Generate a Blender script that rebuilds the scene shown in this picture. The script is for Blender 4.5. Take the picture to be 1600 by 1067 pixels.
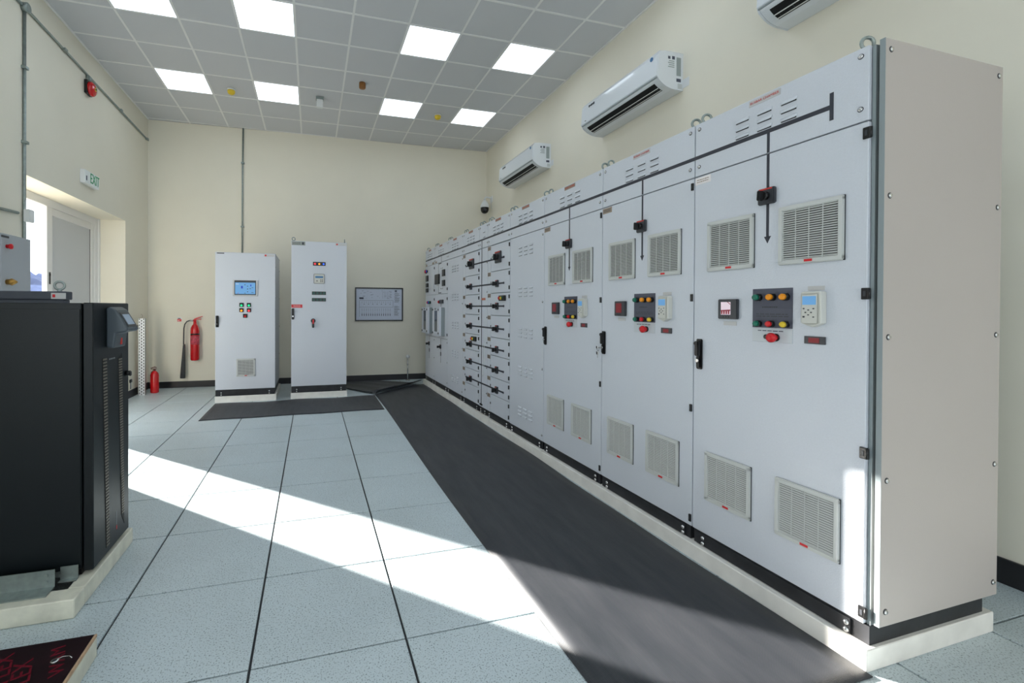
import bpy, bmesh, math, random
from mathutils import Matrix, Vector
random.seed(7)
sc = bpy.context.scene
COL = sc.collection
for o in list(bpy.data.objects):
    bpy.data.objects.remove(o)

# ------------------------------------------------------------------ camera
cam_d = bpy.data.cameras.new('camera')
cam = bpy.data.objects.new('camera', cam_d)
COL.objects.link(cam)
cam_d.sensor_width = 36
cam_d.lens = 705.2 / 1600 * 36
cam_d.shift_x = (800 - 687.7) / 1600
cam_d.shift_y = -(533.5 - 485.5) / 1600
cam_d.clip_start = .05
YAW, PIT, ROL = .277, -.007, .004
fw = Vector((math.sin(YAW) * math.cos(PIT), math.cos(YAW) * math.cos(PIT), math.sin(PIT)))
rt = Vector((math.cos(YAW), -math.sin(YAW), 0))
up = rt.cross(fw)
r2 = rt * math.cos(ROL) + up * math.sin(ROL)
u2 = -rt * math.sin(ROL) + up * math.cos(ROL)
cam.matrix_world = Matrix(((r2.x, u2.x, -fw.x, .223), (r2.y, u2.y, -fw.y, -1.818), (r2.z, u2.z, -fw.z, 1.364), (0, 0, 0, 1)))
sc.camera = cam

# ------------------------------------------------------------------ world, sun, exposure
SKY, SUN, PANEL, FILL = 3.0, 28.0, 3.0, 5.0
w = bpy.data.worlds.new('world')
sc.world = w
w.use_nodes = True
bgn = w.node_tree.nodes['Background']
bgn.inputs[0].default_value = (.86, .93, 1, 1)
bgn.inputs[1].default_value = SKY
sd = bpy.data.lights.new('sun', 'SUN')
sd.energy = SUN
sd.color = (1, .95, .88)
sd.angle = math.radians(.6)
sun = bpy.data.objects.new('sun', sd)
COL.objects.link(sun)
sun.rotation_euler = Vector((1, -1.0, -.254 * 1.414)).to_track_quat('-Z', 'Y').to_euler()
# unseen area lamps added behind the photographer as cool fill light
for nm, loc, tgt, sx, sy, e, c in (('fill_light_rear', (.6, -5.85, 1.9), (0, 1, 0), 4.6, 2.2, FILL, (.84, .92, 1)),
                                   ('fill_light_left', (-2.3, -3.3, 1.7), (1, 0.0, 0), 2.4, 1.8, 38.0, (.84, .92, 1))):
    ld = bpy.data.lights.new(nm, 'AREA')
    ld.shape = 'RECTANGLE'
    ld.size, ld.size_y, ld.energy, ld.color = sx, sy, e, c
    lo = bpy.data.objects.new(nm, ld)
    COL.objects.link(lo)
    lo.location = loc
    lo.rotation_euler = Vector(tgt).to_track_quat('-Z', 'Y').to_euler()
sc.view_settings.view_transform = 'Standard'
sc.view_settings.look = 'None'
sc.view_settings.gamma = 1
sc.view_settings.use_curve_mapping = False
sc.view_settings.exposure = 0.29

# ------------------------------------------------------------------ materials
MATS = {}
def lin(c):
    return tuple((x / 12.92 if x <= .04045 else ((x + .055) / 1.055) ** 2.4) for x in c)
def mat(name, rgb, rough=.5, metal=0., emit=0., bump=0., bscale=60., var=0., vscale=4., stretch=None, spec=.5, coat=0.):
    """rgb in sRGB 0..1"""
    if name in MATS:
        return MATS[name]
    m = bpy.data.materials.new(name)
    m.use_nodes = True
    nt = m.node_tree
    N, L = nt.nodes, nt.links
    b = N['Principled BSDF']
    c = lin(rgb)
    b.inputs['Base Color'].default_value = (*c, 1)
    b.inputs['Roughness'].default_value = rough
    b.inputs['Metallic'].default_value = metal
    b.inputs['Specular IOR Level'].default_value = spec
    b.inputs['Coat Weight'].default_value = coat
    if emit:
        b.inputs['Emission Color'].default_value = (*c, 1)
        b.inputs['Emission Strength'].default_value = emit
    tc = N.new('ShaderNodeTexCoord')
    mp = N.new('ShaderNodeMapping')
    L.new(tc.outputs['Object'], mp.inputs[0])
    if stretch:
        mp.inputs['Scale'].default_value = stretch
    if var:
        n = N.new('ShaderNodeTexNoise')
        n.inputs['Scale'].default_value = vscale
        n.inputs['Detail'].default_value = 5
        L.new(mp.outputs[0], n.inputs[0])
        r = N.new('ShaderNodeValToRGB')
        r.color_ramp.elements[0].position = .3
        r.color_ramp.elements[1].position = .7
        r.color_ramp.elements[0].color = (*[x * (1 - var) for x in c], 1)
        r.color_ramp.elements[1].color = (*[min(1, x * (1 + var)) for x in c], 1)
        L.new(n.outputs[0], r.inputs[0])
        L.new(r.outputs[0], b.inputs['Base Color'])
    if bump:
        n = N.new('ShaderNodeTexNoise')
        n.inputs['Scale'].default_value = bscale
        n.inputs['Detail'].default_value = 3
        L.new(mp.outputs[0], n.inputs[0])
        bp = N.new('ShaderNodeBump')
        bp.inputs['Strength'].default_value = bump
        bp.inputs['Distance'].default_value = .002
        L.new(n.outputs[0], bp.inputs['Height'])
        L.new(bp.outputs[0], b.inputs['Normal'])
    MATS[name] = m
    return m

WALL = mat('cream wall paint', (.925, .905, .84), .65, bump=.25, bscale=25, var=.02, vscale=1.5)
WALLL = WALL
FRAMEW = mat('white door aluminium', (.90, .90, .90), .35, bump=.02)
CEIL = mat('grey ceiling board', (.835, .84, .85), .8, bump=.3, bscale=220)
GRID = mat('ceiling grid white', (.95, .95, .945), .5)
METAL = mat('powder coated panel grey', (.83, .848, .88), .36, bump=.6, bscale=190, var=.015, vscale=120)
SIDE = mat('side panel grey', (.715, .685, .665), .45, bump=.12, bscale=200, var=.02, vscale=1.2)
FRAME = mat('cabinet frame grey', (.56, .60, .61), .4)
JOINT = mat('dark joint grey', (.22, .23, .24), .7)
BLACK = mat('black plastic', (.06, .06, .065), .35, bump=.05)
DGREY = mat('dark grey plastic', (.22, .23, .25), .4)
PLINTH = mat('black painted steel plinth', (.13, .135, .15), .5, bump=.2, bscale=40, var=.35, vscale=14)
TAPE = mat('charcoal mimic tape', (.2, .21, .25), .5, bump=.02)
VENT = mat('vent plastic', (.80, .81, .80), .5, bump=.03)
VENTB = mat('vent backing grey', (.40, .40, .39), .9, bump=.4, bscale=300)
RED = mat('red plastic', (.82, .08, .12), .35, bump=.02)
REDP = mat('extinguisher red paint', (.80, .04, .08), .25, coat=.5, bump=.02)
REDL = mat('red label print', (.80, .20, .16), .5)
GREEN = mat('green plastic', (.0, .42, .33), .3, bump=.02)
AMBER = mat('amber plastic', (.93, .58, .03), .3, bump=.02)
YELL = mat('yellow plastic', (.90, .77, .18), .4, bump=.02)
BLUE = mat('blue plastic', (.1, .25, .8), .3)
CHROME = mat('chrome', (.8, .8, .8), .22, 1., bump=.02)
GALV = mat('galvanised steel', (.60, .64, .63), .42, .75, bump=.1, bscale=30, var=.12, vscale=30)
SILV = mat('silver label', (.78, .78, .78), .4, .1, bump=.03)
BROWNL = mat('brown label', (.62, .56, .50), .5)
WHITE = mat('white plastic', (.90, .91, .91), .35, bump=.02)
OFFW = mat('warm white keypad plastic', (.82, .82, .79), .4, bump=.02)
GLOSSW = mat('glossy white air conditioner', (.90, .92, .94), .12, coat=.6)
PAINTW = mat('white painted concrete', (.93, .92, .895), .6, bump=.6, bscale=18, var=.07, vscale=9)
LCD = mat('blue lcd', (.40, .62, .82), .3, emit=.25)
LCDG = mat('grey lcd', (.55, .62, .70), .3, emit=.15)
LEDR = mat('red led window', (.45, .08, .12), .3, emit=.25)
LEDG = mat('lit green lamp', (.1, .85, .55), .3, emit=.8)
LEDA = mat('lit amber lamp', (.98, .62, .12), .3, emit=.8)
LEDRR = mat('lit red lamp', (.95, .2, .25), .3, emit=.8)
LEDB = mat('lit blue lamp', (.2, .4, .98), .3, emit=.8)
UPS = mat('charcoal cabinet steel', (.045, .075, .09), .42, bump=.15, bscale=200, spec=.35)
UPSD = mat('charcoal display housing', (.27, .31, .34), .4, bump=.05)
UNITM = mat('slate grey steel', (.27, .29, .33), .5, bump=.1)
BOXL = mat('wall box grey', (.66, .68, .70), .45, bump=.1)
GLASS = mat('smoked window', (.30, .34, .38), .12, spec=.8)
BASEB = mat('black skirting', (.12, .12, .135), .45, bump=.1, var=.15)
PANELM = mat('lamp diffuser', (.90, .95, 1), .5, emit=PANEL)
HOSE = mat('dark hose rubber', (.2, .21, .22), .5)
PAPER = mat('print paper', (.80, .83, .89), .6)
INK = mat('drawing ink', (.30, .32, .38), .6)
WOOD = mat('plywood edge', (.74, .62, .50), .7, var=.2, vscale=30)
ORANGE = mat('orange brown plastic', (.55, .36, .16), .5)
HILLM = mat('distant rock', (.34, .38, .50), .9, bump=1., bscale=1, var=.5, vscale=.6)
GROUND = mat('pale concrete yard', (.62, .60, .56), .9, var=.1)

def tile_mat():
    m = bpy.data.materials.new('speckled floor laminate')
    m.use_nodes = True
    N, L = m.node_tree.nodes, m.node_tree.links
    b = N['Principled BSDF']
    b.inputs['Roughness'].default_value = .34
    geo = N.new('ShaderNodeNewGeometry')
    v = N.new('ShaderNodeTexNoise')
    v.inputs['Scale'].default_value = 160
    v.inputs['Detail'].default_value = 2
    L.new(geo.outputs['Position'], v.inputs[0])
    r = N.new('ShaderNodeValToRGB')
    r.color_ramp.elements[0].position = .34
    r.color_ramp.elements[0].color = (.22, .28, .30, 1)
    r.color_ramp.elements[1].position = .44
    r.color_ramp.elements[1].color = (.58, .665, .70, 1)
    L.new(v.outputs[0], r.inputs[0])
    n2 = N.new('ShaderNodeTexNoise')
    n2.inputs['Scale'].default_value = 1.6
    n2.inputs['Detail'].default_value = 6
    L.new(geo.outputs['Position'], n2.inputs[0])
    mx = N.new('ShaderNodeMix')
    mx.data_type = 'RGBA'
    mx.blend_type = 'MULTIPLY'
    mx.inputs[0].default_value = .35
    L.new(r.outputs[0], mx.inputs[6])
    r2_ = N.new('ShaderNodeValToRGB')
    r2_.color_ramp.elements[0].position = .35
    r2_.color_ramp.elements[0].color = (.75, .75, .74, 1)
    r2_.color_ramp.elements[1].position = .6
    L.new(n2.outputs[0], r2_.inputs[0])
    L.new(r2_.outputs[0], mx.inputs[7])
    L.new(mx.outputs[2], b.inputs['Base Color'])
    rr = N.new('ShaderNodeMapRange')
    rr.inputs[3].default_value = .28
    rr.inputs[4].default_value = .5
    L.new(n2.outputs[0], rr.inputs[0])
    L.new(rr.outputs[0], b.inputs['Roughness'])
    return m
TILE = tile_mat()

def mat_rubber():
    m = bpy.data.materials.new('ribbed black rubber')
    m.use_nodes = True
    N, L = m.node_tree.nodes, m.node_tree.links
    b = N['Principled BSDF']
    b.inputs['Roughness'].default_value = .5
    b.inputs['Specular IOR Level'].default_value = .42
    b.inputs['Sheen Weight'].default_value = .02
    b.inputs['Sheen Roughness'].default_value = .5
    tc = N.new('ShaderNodeTexCoord')
    w_ = N.new('ShaderNodeTexWave')
    w_.inputs['Scale'].default_value = 50
    w_.inputs['Distortion'].default_value = .3
    L.new(tc.outputs['Object'], w_.inputs[0])
    bp = N.new('ShaderNodeBump')
    bp.inputs['Strength'].default_value = .5
    bp.inputs['Distance'].default_value = .002
    L.new(w_.outputs[1], bp.inputs['Height'])
    L.new(bp.outputs[0], b.inputs['Normal'])
    mp = N.new('ShaderNodeMapping')
    mp.inputs['Scale'].default_value = (5, .8, 1)
    L.new(tc.outputs['Object'], mp.inputs[0])
    n = N.new('ShaderNodeTexNoise')
    n.inputs['Scale'].default_value = 2.5
    n.inputs['Detail'].default_value = 7
    n.inputs['Roughness'].default_value = .65
    L.new(mp.outputs[0], n.inputs[0])
    r = N.new('ShaderNodeValToRGB')
    r.color_ramp.elements[0].position = .35
    r.color_ramp.elements[0].color = (.022, .026, .033, 1)
    r.color_ramp.elements[1].position = .75
    r.color_ramp.elements[1].color = (.055, .058, .066, 1)
    L.new(n.outputs[0], r.inputs[0])
    L.new(r.outputs[0], b.inputs['Base Color'])
    return m
RUBBER = mat_rubber()

# ------------------------------------------------------------------ geometry helpers
class G:
    """collects shapes and links them as one mesh object; off is added to every point"""
    def __init__(s, off=(0, 0, 0)):
        s.bm = bmesh.new()
        s.off = Vector(off)
        s.mats = []
    def _m(s, mt):
        if mt is None:
            return 0
        if mt not in s.mats:
            s.mats.append(mt)
        return s.mats.index(mt)
    def face(s, pts, mt=None):
        vs = [s.bm.verts.new(Vector(p) + s.off) for p in pts]
        f = s.bm.faces.new(vs)
        f.material_index = s._m(mt)
        return f
    def box(s, x0, x1, y0, y1, z0, z1, mt=None, bev=0, seg=1):
        x0, x1 = min(x0, x1), max(x0, x1); y0, y1 = min(y0, y1), max(y0, y1); z0, z1 = min(z0, z1), max(z0, z1)
        P = [Vector(p) + s.off for p in ((x0, y0, z0), (x1, y0, z0), (x1, y1, z0), (x0, y1, z0), (x0, y0, z1), (x1, y0, z1), (x1, y1, z1), (x0, y1, z1))]
        vs = [s.bm.verts.new(p) for p in P]
        fs = []
        for q in ((3, 2, 1, 0), (4, 5, 6, 7), (0, 1, 5, 4), (1, 2, 6, 5), (2, 3, 7, 6), (3, 0, 4, 7)):
            f = s.bm.faces.new([vs[i] for i in q])
            f.material_index = s._m(mt)
            fs.append(f)
        if bev:
            es = list({e for f in fs for e in f.edges})
            bmesh.ops.bevel(s.bm, geom=es, offset=bev, segments=seg, affect='EDGES', clamp_overlap=True)
        return s
    def cone(s, p0, p1, r0, r1=None, n=16, mt=None, caps=True):
        if r1 is None:
            r1 = r0
        p0, p1 = Vector(p0) + s.off, Vector(p1) + s.off
        d = (p1 - p0).normalized()
        a = d.orthogonal().normalized()
        b = d.cross(a)
        mi = s._m(mt)
        R0 = [s.bm.verts.new(p0 + (a * math.cos(t) + b * math.sin(t)) * r0) for t in [2 * math.pi * i / n for i in range(n)]]
        R1 = [s.bm.verts.new(p1 + (a * math.cos(t) + b * math.sin(t)) * r1) for t in [2 * math.pi * i / n for i in range(n)]]
        for i in range(n):
            f = s.bm.faces.new((R0[i], R0[(i + 1) % n], R1[(i + 1) % n], R1[i]))
            f.material_index = mi
            f.smooth = True
        if caps:
            for q in (list(reversed(R0)), R1):
                f = s.bm.faces.new(q)
                f.material_index = mi
        return s
    def tube(s, pts, r, n=8, mt=None, closed=False):
        mi = s._m(mt)
        P = [Vector(p) + s.off for p in pts]
        rings = []
        ref = None
        for i, p in enumerate(P):
            if closed:
                d = (P[(i + 1) % len(P)] - P[i - 1]).normalized()
            else:
                d = (P[min(i + 1, len(P) - 1)] - P[max(i - 1, 0)]).normalized()
            if ref is None:
                ref = d.orthogonal().normalized()
            a = (ref - d * ref.dot(d)).normalized()
            ref = a
            b = d.cross(a)
            rr = r[i] if isinstance(r, (list, tuple)) else r
            rings.append([s.bm.verts.new(p + (a * math.cos(2 * math.pi * k / n) + b * math.sin(2 * math.pi * k / n)) * rr) for k in range(n)])
        m = len(rings)
        for i in range(m if closed else m - 1):
            A, B = rings[i], rings[(i + 1) % m]
            for k in range(n):
                f = s.bm.faces.new((A[k], A[(k + 1) % n], B[(k + 1) % n], B[k]))
                f.material_index = mi
                f.smooth = True
        if not closed:
            for q in (list(reversed(rings[0])), rings[-1]):
                f = s.bm.faces.new(q)
                f.material_index = mi
        return s
    def prism(s, prof, axis, a0, a1, mt=None, smooth=False):
        """extrude a closed 2D profile along axis 0/1/2 from a0 to a1"""
        def P(u, v, a):
            return {0: (a, u, v), 1: (u, a, v), 2: (u, v, a)}[axis]
        mi = s._m(mt)
        A = [s.bm.verts.new(Vector(P(u, v, a0)) + s.off) for u, v in prof]
        B = [s.bm.verts.new(Vector(P(u, v, a1)) + s.off) for u, v in prof]
        n = len(prof)
        for i in range(n):
            f = s.bm.faces.new((A[i], A[(i + 1) % n], B[(i + 1) % n], B[i]))
            f.material_index = mi
            f.smooth = smooth
        for q in (list(reversed(A)), B):
            f = s.bm.faces.new(q)
            f.material_index = mi
        return s
    def lathe(s, prof, c, n=24, mt=None, axis=2):
        """profile [(r, h)] revolved around axis through c"""
        mi = s._m(mt)
        rings = []
        for r, h in prof:
            ring = []
            for k in range(n):
                t = 2 * math.pi * k / n
                u, v = r * math.cos(t), r * math.sin(t)
                p = {2: (u, v, h), 1: (u, h, v), 0: (h, u, v)}[axis]
                ring.append(s.bm.verts.new(Vector(p) + Vector(c) + s.off))
            rings.append(ring)
        for A, B in zip(rings, rings[1:]):
            for k in range(n):
                f = s.bm.faces.new((A[k], A[(k + 1) % n], B[(k + 1) % n], B[k]))
                f.material_index = mi
                f.smooth = True
        for q in (rings[0], rings[-1]):
            f = s.bm.faces.new(q)
            f.material_index = mi
        return s
    def ball(s, c, r, mt=None, seg=16, sc_=(1, 1, 1)):
        mi = s._m(mt)
        before = set(s.bm.faces)
        bmesh.ops.create_uvsphere(s.bm, u_segments=seg, v_segments=seg // 2 + 2, radius=r,
                                  matrix=Matrix.Translation(Vector(c) + s.off) @ Matrix.Diagonal((*sc_, 1)))
        for f in set(s.bm.faces) - before:
            f.material_index = mi
            f.smooth = True
        return s
    def mesh(s, name, mt=None):
        bmesh.ops.recalc_face_normals(s.bm, faces=s.bm.faces)
        me = bpy.data.meshes.new(name)
        s.bm.to_mesh(me)
        s.bm.free()
        for q in (s.mats or [mt]):
            me.materials.append(q)
        return me
    def build(s, name, mt=None, parent=None, loc=(0, 0, 0)):
        if s.mats and mt is not None and mt not in s.mats and any(True for _ in ()):
            pass
        return put(name, s.mesh(name, mt), parent, loc)

def put(name, me, parent=None, loc=(0, 0, 0), rot=(0, 0, 0)):
    o = bpy.data.objects.new(name, me)
    COL.objects.link(o)
    o.parent = parent
    o.location = loc
    o.rotation_euler = rot
    return o
def thing(name, label, cat, loc=(0, 0, 0), rz=0, group=None):
    o = bpy.data.objects.new(name, None)
    COL.objects.link(o)
    o.empty_display_size = .1
    o.location = loc
    o.rotation_euler = (0, 0, rz)
    o['label'] = label
    o['category'] = cat
    if group:
        o['group'] = group
    return o
def tag(o, label, cat, group=None, kind=None):
    o['label'] = label
    o['category'] = cat
    if group:
        o['group'] = group
    if kind:
        o['kind'] = kind
    return o
def struct(o, label=None):
    o['kind'] = 'structure'
    if label:
        o['label'] = label
    return o
CACHE = {}
def shared(key, fn, *a):
    k = (key,) + a
    if k not in CACHE:
        CACHE[k] = fn(*a)
    return CACHE[k]

def text_mesh(txt, size, mt, align='CENTER', face='front', sx=1.0):
    cu = bpy.data.curves.new('lettering', 'FONT')
    cu.body = txt
    cu.size = size
    cu.align_x = align
    cu.align_y = 'CENTER'
    cu.extrude = size * .01
    cu.resolution_u = 2

    ob = bpy.data.objects.new('lettering', cu)
    COL.objects.link(ob)
    bpy.context.view_layer.update()
    dg = bpy.context.evaluated_depsgraph_get()
    me = bpy.data.meshes.new_from_object(ob.evaluated_get(dg))
    bpy.data.objects.remove(ob)
    bpy.data.curves.remove(cu)
    me.name = 'lettering'
    if face == 'front':      # readable from -y
        me.transform(Matrix.Rotation(math.pi / 2, 4, 'X') @ Matrix.Diagonal((sx, 1, 1, 1)))
    elif face == 'east':     # readable from +x
        me.transform(Matrix.Rotation(math.pi / 2, 4, 'Z') @ Matrix.Rotation(math.pi / 2, 4, 'X') @ Matrix.Diagonal((sx, 1, 1, 1)))
    else:
        me.transform(Matrix.Diagonal((sx, 1, 1, 1)))
    me.materials.clear()
    me.materials.append(mt)
    return me

# ------------------------------------------------------------------ the setting
XL, XR = -2.39, 3.55
YB0, YB1 = 6.70, 6.56          # back wall at the left and right corner (it is not quite square)
YR = -6.0
HC = 4.454
GX, GY = -1.759, 3.035         # ceiling grid origin
def yb(x):
    return YB0 + (YB1 - YB0) * (x - XL) / (XR - XL)

# raised floor of 600 mm panels
floor = struct(G().box(XL - .3, XR + .3, YR - .3, 7.2, -.12, -.012).build('floor', JOINT))
def tile_bm(x0, x1, y0, y1, z=0, gx=.005, gy=.0042, t=.011):
    return G().box(x0 + gx, x1 - gx, y0 + gy, y1 - gy, -t, z, bev=.0012)
full_tile = tile_bm(0, .6, 0, .6).mesh('floor_tile', TILE)
xs = [XL] + [.6 * i for i in range(-3, 6)] + [XR]
ys = [YR] + [.6 * i for i in range(-9, 11)] + [6.55]
for i in range(len(xs) - 1):
    for j in range(len(ys) - 1):
        x0, x1, y0, y1 = xs[i], xs[i + 1], ys[j], ys[j + 1]
        if j == len(ys) - 2:
            y1 = 6.7
        if abs(x1 - x0 - .6) < 1e-4 and abs(y1 - y0 - .6) < 1e-4:
            put('floor_tile', full_tile, floor, (x0, y0, random.uniform(-.0006, 0)))
        elif x1 - x0 > .05 and y1 - y0 > .05:
            tile_bm(0, x1 - x0, 0, y1 - y0).build('floor_tile', TILE, floor, (x0, y0, 0))

# left wall with the deep door opening
DY0, DY1, DZ = 3.37, 5.765, 2.61
XO = -2.78
g = G()
g.box(XO, XL, YR - .3, DY0, -.1, HC)
g.box(XO, XL, DY1, 7.2, -.1, HC)
g.box(XO, XL, DY0, DY1, DZ, HC)
struct(g.build('wall_left', WALL))
struct(G().box(XR, XR + .25, YR - .3, 7.2, -.1, HC).build('wall_right', WALL))
g = G()
g.prism([(XL - .3, yb(XL - .3)), (XR + .25, yb(XR + .25)), (XR + .25, 7.4), (XL - .3, 7.4)], 2, -.1, HC)
struct(g.build('wall_back', WALL))
g = G()                         # wall behind the photographer, with an unseen wide window added for fill light
g.box(XO, XR + .25, YR - .25, YR, -.1, .8)
g.box(XO, XR + .25, YR - .25, YR, 3.0, HC)
g.box(XO, -1.8, YR - .25, YR, .8, 3.0)
g.box(3.0, XR + .25, YR - .25, YR, .8, 3.0)
struct(g.build('wall_front', WALL))
wf = struct(G().box(-1.8, 3.0, YR - .1, YR - .05, .8, .86).box(-1.8, 3.0, YR - .1, YR - .05, 2.94, 3.0).box(-1.8, -1.74, YR - .1, YR - .05, .86, 2.94)
            .box(2.94, 3.0, YR - .1, YR - .05, .86, 2.94).box(.57, .63, YR - .1, YR - .05, .86, 2.94).build('fill_window_1', FRAMEW))
# skirtings
struct(G().box(XL, XL + .014, YR, DY0, 0, .11).box(XL, XL + .014, DY1, yb(XL) - .01, 0, .11).build('baseboard_left', BASEB))
struct(G().box(XR - .014, XR, YR, 6.5, 0, .125).build('baseboard_right', BASEB))
g = G()
g.prism([(XL, yb(XL) - .014), (XR, yb(XR) - .014), (XR, yb(XR)), (XL, yb(XL))], 2, 0, .105)
struct(g.build('baseboard_back', BASEB))

# ceiling: boards in an exposed grid
ceiling = struct(G().box(XO, XR + .25, YR - .3, 7.4, HC + .02, HC + .2).build('ceiling', JOINT))
cx = [XL] + [GX + .6 * i for i in range(0, 9)] + [XR]
cy = [YR] + [GY + .6 * r for r in range(-15, 7)] + [6.72]
LCOLS, LROWS = (0, 2, 5, 7), (-6, -3, 0, 3)
full_ct = G().box(.010, .59, .010, .59, .004, .019).mesh('ceiling_tile', CEIL)
light_frame = G().box(.0, .6, 0, .014, -.002, .016, GRID).box(0, .6, .586, .6, -.002, .016, GRID).box(0, .014, .014, .586, -.002, .016, GRID).box(.586, .6, .014, .586, -.002, .016, GRID).mesh('frame')
light_diff = G().box(.014, .586, .014, .586, .002, .012).mesh('diffuser', PANELM)
pos_words = {(0, 0): 'top left', (2, 0): 'second from the left in the nearer row', (5, 0): 'third from the left in the nearer row', (7, 0): 'rightmost in the nearer row',
             (0, 3): 'leftmost in the rear row', (2, 3): 'second from the left in the rear row',
             (5, 3): 'third from the left in the rear row', (7, 3): 'rightmost in the rear row'}
for i in range(len(cx) - 1):
    for j in range(len(cy) - 1):
        x0, x1, y0, y1 = cx[i], cx[i + 1], cy[j], cy[j + 1]
        col, row = i - 1, round((y0 - GY) / .6)
        if col in LCOLS and row in LROWS and j > 0:
            if (col, row) in pos_words:
                pw = pos_words[(col, row)]
                lb = 'white square ceiling light panel, ' + ('partly cut off at the top left of the picture' if (col, row) == (0, 0) else pw)
                gp = None
            else:
                lb, gp = 'white square ceiling light panel above and behind the photographer', 'ceiling lights behind the photographer'
            t = thing('ceiling_light', lb, 'ceiling light', (x0, y0, HC), 0, gp)
            put('frame', light_frame, t)
            put('diffuser', light_diff, t)
        elif abs(x1 - x0 - .6) < 1e-4 and abs(y1 - y0 - .6) < 1e-4:
            put('ceiling_tile', full_ct, ceiling, (x0, y0, HC))
        elif x1 - x0 > .03 and y1 - y0 > .03:
            G().box(.01, x1 - x0 - .002, .01, y1 - y0 - .002, .004, .019).build('ceiling_tile', CEIL, ceiling, (x0, y0, HC))
g = G()
for x in cx[1:-1]:
    g.box(x - .012, x + .012, YR, 6.7, HC - .001, HC + .006)
for y in cy[1:-1]:
    g.box(XL, XR, y - .012, y + .012, HC - .0005, HC + .0055)
g.box(XL, XL + .022, YR, 6.7, HC - .003, HC + .006)
g.box(XR - .022, XR, YR, 6.6, HC - .003, HC + .006)
gr = g.build('ceiling_grid', GRID, ceiling)

# door: white aluminium frame and the closed leaf; the other half stands open
g = G()
g.box(XO, XO + .06, DY1 - .13, DY1, 0, DZ, bev=.004)
g.box(XO, XO + .06, DY0, DY0 + .05, 0, DZ, bev=.004)
g.box(XO, XO + .06, DY0 + .05, DY1 - .13, DZ - .09, DZ, bev=.004)
g.box(XO + .0605, XO + .08, DY1 - .05, DY1 - .001, 0, DZ - .002, bev=.004)
g.box(XO, XO + .10, DY0 + .05, DY1 - .13, -.02, .015, bev=.004)
door = struct(g.build('door_1', FRAMEW))
LY0, LY1, LZ = 4.45, DY1 - .13, DZ - .09
g = G()
g.box(XO + .005, XO + .055, LY0, LY0 + .12, .02, LZ, bev=.004)
g.box(XO + .005, XO + .055, LY1 - .09, LY1 - .005, .02, LZ, bev=.004)
g.box(XO + .005, XO + .055, LY0 + .12, LY1 - .09, LZ - .09, LZ - .004, bev=.004)
g.box(XO + .005, XO + .055, LY0 + .12, LY1 - .09, .02, .14, bev=.004)
leaf = g.build('door_leaf', FRAMEW, door)
G().box(XO + .02, XO + .038, LY0 + .12, LY1 - .09, .14, LZ - .09).build('door_panel', mat('door infill panel', (.80, .81, .82), .4, bump=.05), leaf)
G().box(XO + .036, XO + .042, LY1 - .096, LY1 - .09, .14, LZ - .09).build('gasket', BLACK, leaf)
G().box(XO + .056, XO + .06, LY0 + .04, LY0 + .07, 1.62, 1.76, bev=.001).box(XO + .06, XO + .066, LY0 + .048, LY0 + .06, 1.72, 1.74, BLACK).build('lock_plate', GALV, leaf)

# outside
struct(G().box(-60, XO, -30, 60, -.4, -.15).build('ground', GROUND))
bm = bmesh.new()
bmesh.ops.create_grid(bm, x_segments=60, y_segments=30, size=1)
rnd = random.Random(3)
from mathutils import noise
for v in bm.verts:
    x, y = v.co.x, v.co.y
    h = max(0, 1 - (x * x + y * y)) ** .7
    n = noise.fractal(Vector((x * 6, y * 6, 0)), 1, 2, 5) * .35 + noise.fractal(Vector((x * 22, y * 22, 4)), 1, 2, 3) * .08
    v.co = Vector((x * 9, y * 7, h * (2.9 + n * 1.6) + n * .4))
me = bpy.data.meshes.new('rocky_hill')
bm.to_mesh(me)
bm.free()
me.materials.append(HILLM)
hill = put('rocky_hill', me, None, (-14.2, 26, -.2))
tag(hill, 'bluish rocky hill outside, seen through the open half of the door', 'hill')

# ------------------------------------------------------------------ shared small meshes (front faces -y)
def m_vent_frame(W, H):
    g = G()
    a = .022
    for q in ((-W / 2 + .002, W / 2 + .001, H / 2 - .01, H / 2 - .001), (-W / 2 + .002, W / 2 + .001, -H / 2, -H / 2 + .01), (W / 2 - .01, W / 2 + .001, -H / 2, H / 2 - .001)):
        g.box(q[0], q[1], -.005, 0, q[2], q[3], JOINT)  # thin dark strips edging three sides of the vent frame
    g.mats.append(VENT); g.mats.reverse()
    for f in g.bm.faces:
        f.material_index = 1
    g.box(-W / 2, W / 2, -.012, 0, H / 2 - a, H / 2, bev=.004, seg=2)
    g.box(-W / 2, W / 2, -.012, 0, -H / 2, -H / 2 + a, bev=.004, seg=2)
    g.box(-W / 2, -W / 2 + a, -.012, 0, -H / 2 + .004, H / 2 - .004, bev=.004, seg=2)
    g.box(W / 2 - a, W / 2, -.012, 0, -H / 2 + .004, H / 2 - .004, bev=.004, seg=2)
    return g.mesh('vent', VENT)
def m_vent_ribs(W, H):
    g = G()
    for k in (-1, 0, 1):
        x = k * (W - .044) / 4
        g.box(x - .0012, x + .0012, -.012, -.009, -H / 2 + .02, H / 2 - .02)
    g.box(-W / 2 + .016, W / 2 - .016, -.0025, .0, -H / 2 + .016, H / 2 - .016, VENTB)
    g.mats[0:0] = []
    me = g.mesh('ribs')
    return me
def m_vent_back(W, H):
    return G().box(-W / 2 + .016, W / 2 - .016, -.0022, 0, -H / 2 + .016, H / 2 - .016).mesh('backing_plate', VENTB)  # dark plate behind the slats, in place of an open recess
def m_ribs(W, H):
    g = G()
    for k in (-1, 0, 1):
        x = k * (W - .044) / 4
        g.box(x - .0011, x + .0011, -.0108, -.008, -H / 2 + .02, H / 2 - .02)
    return g.mesh('rib', VENT)
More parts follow.
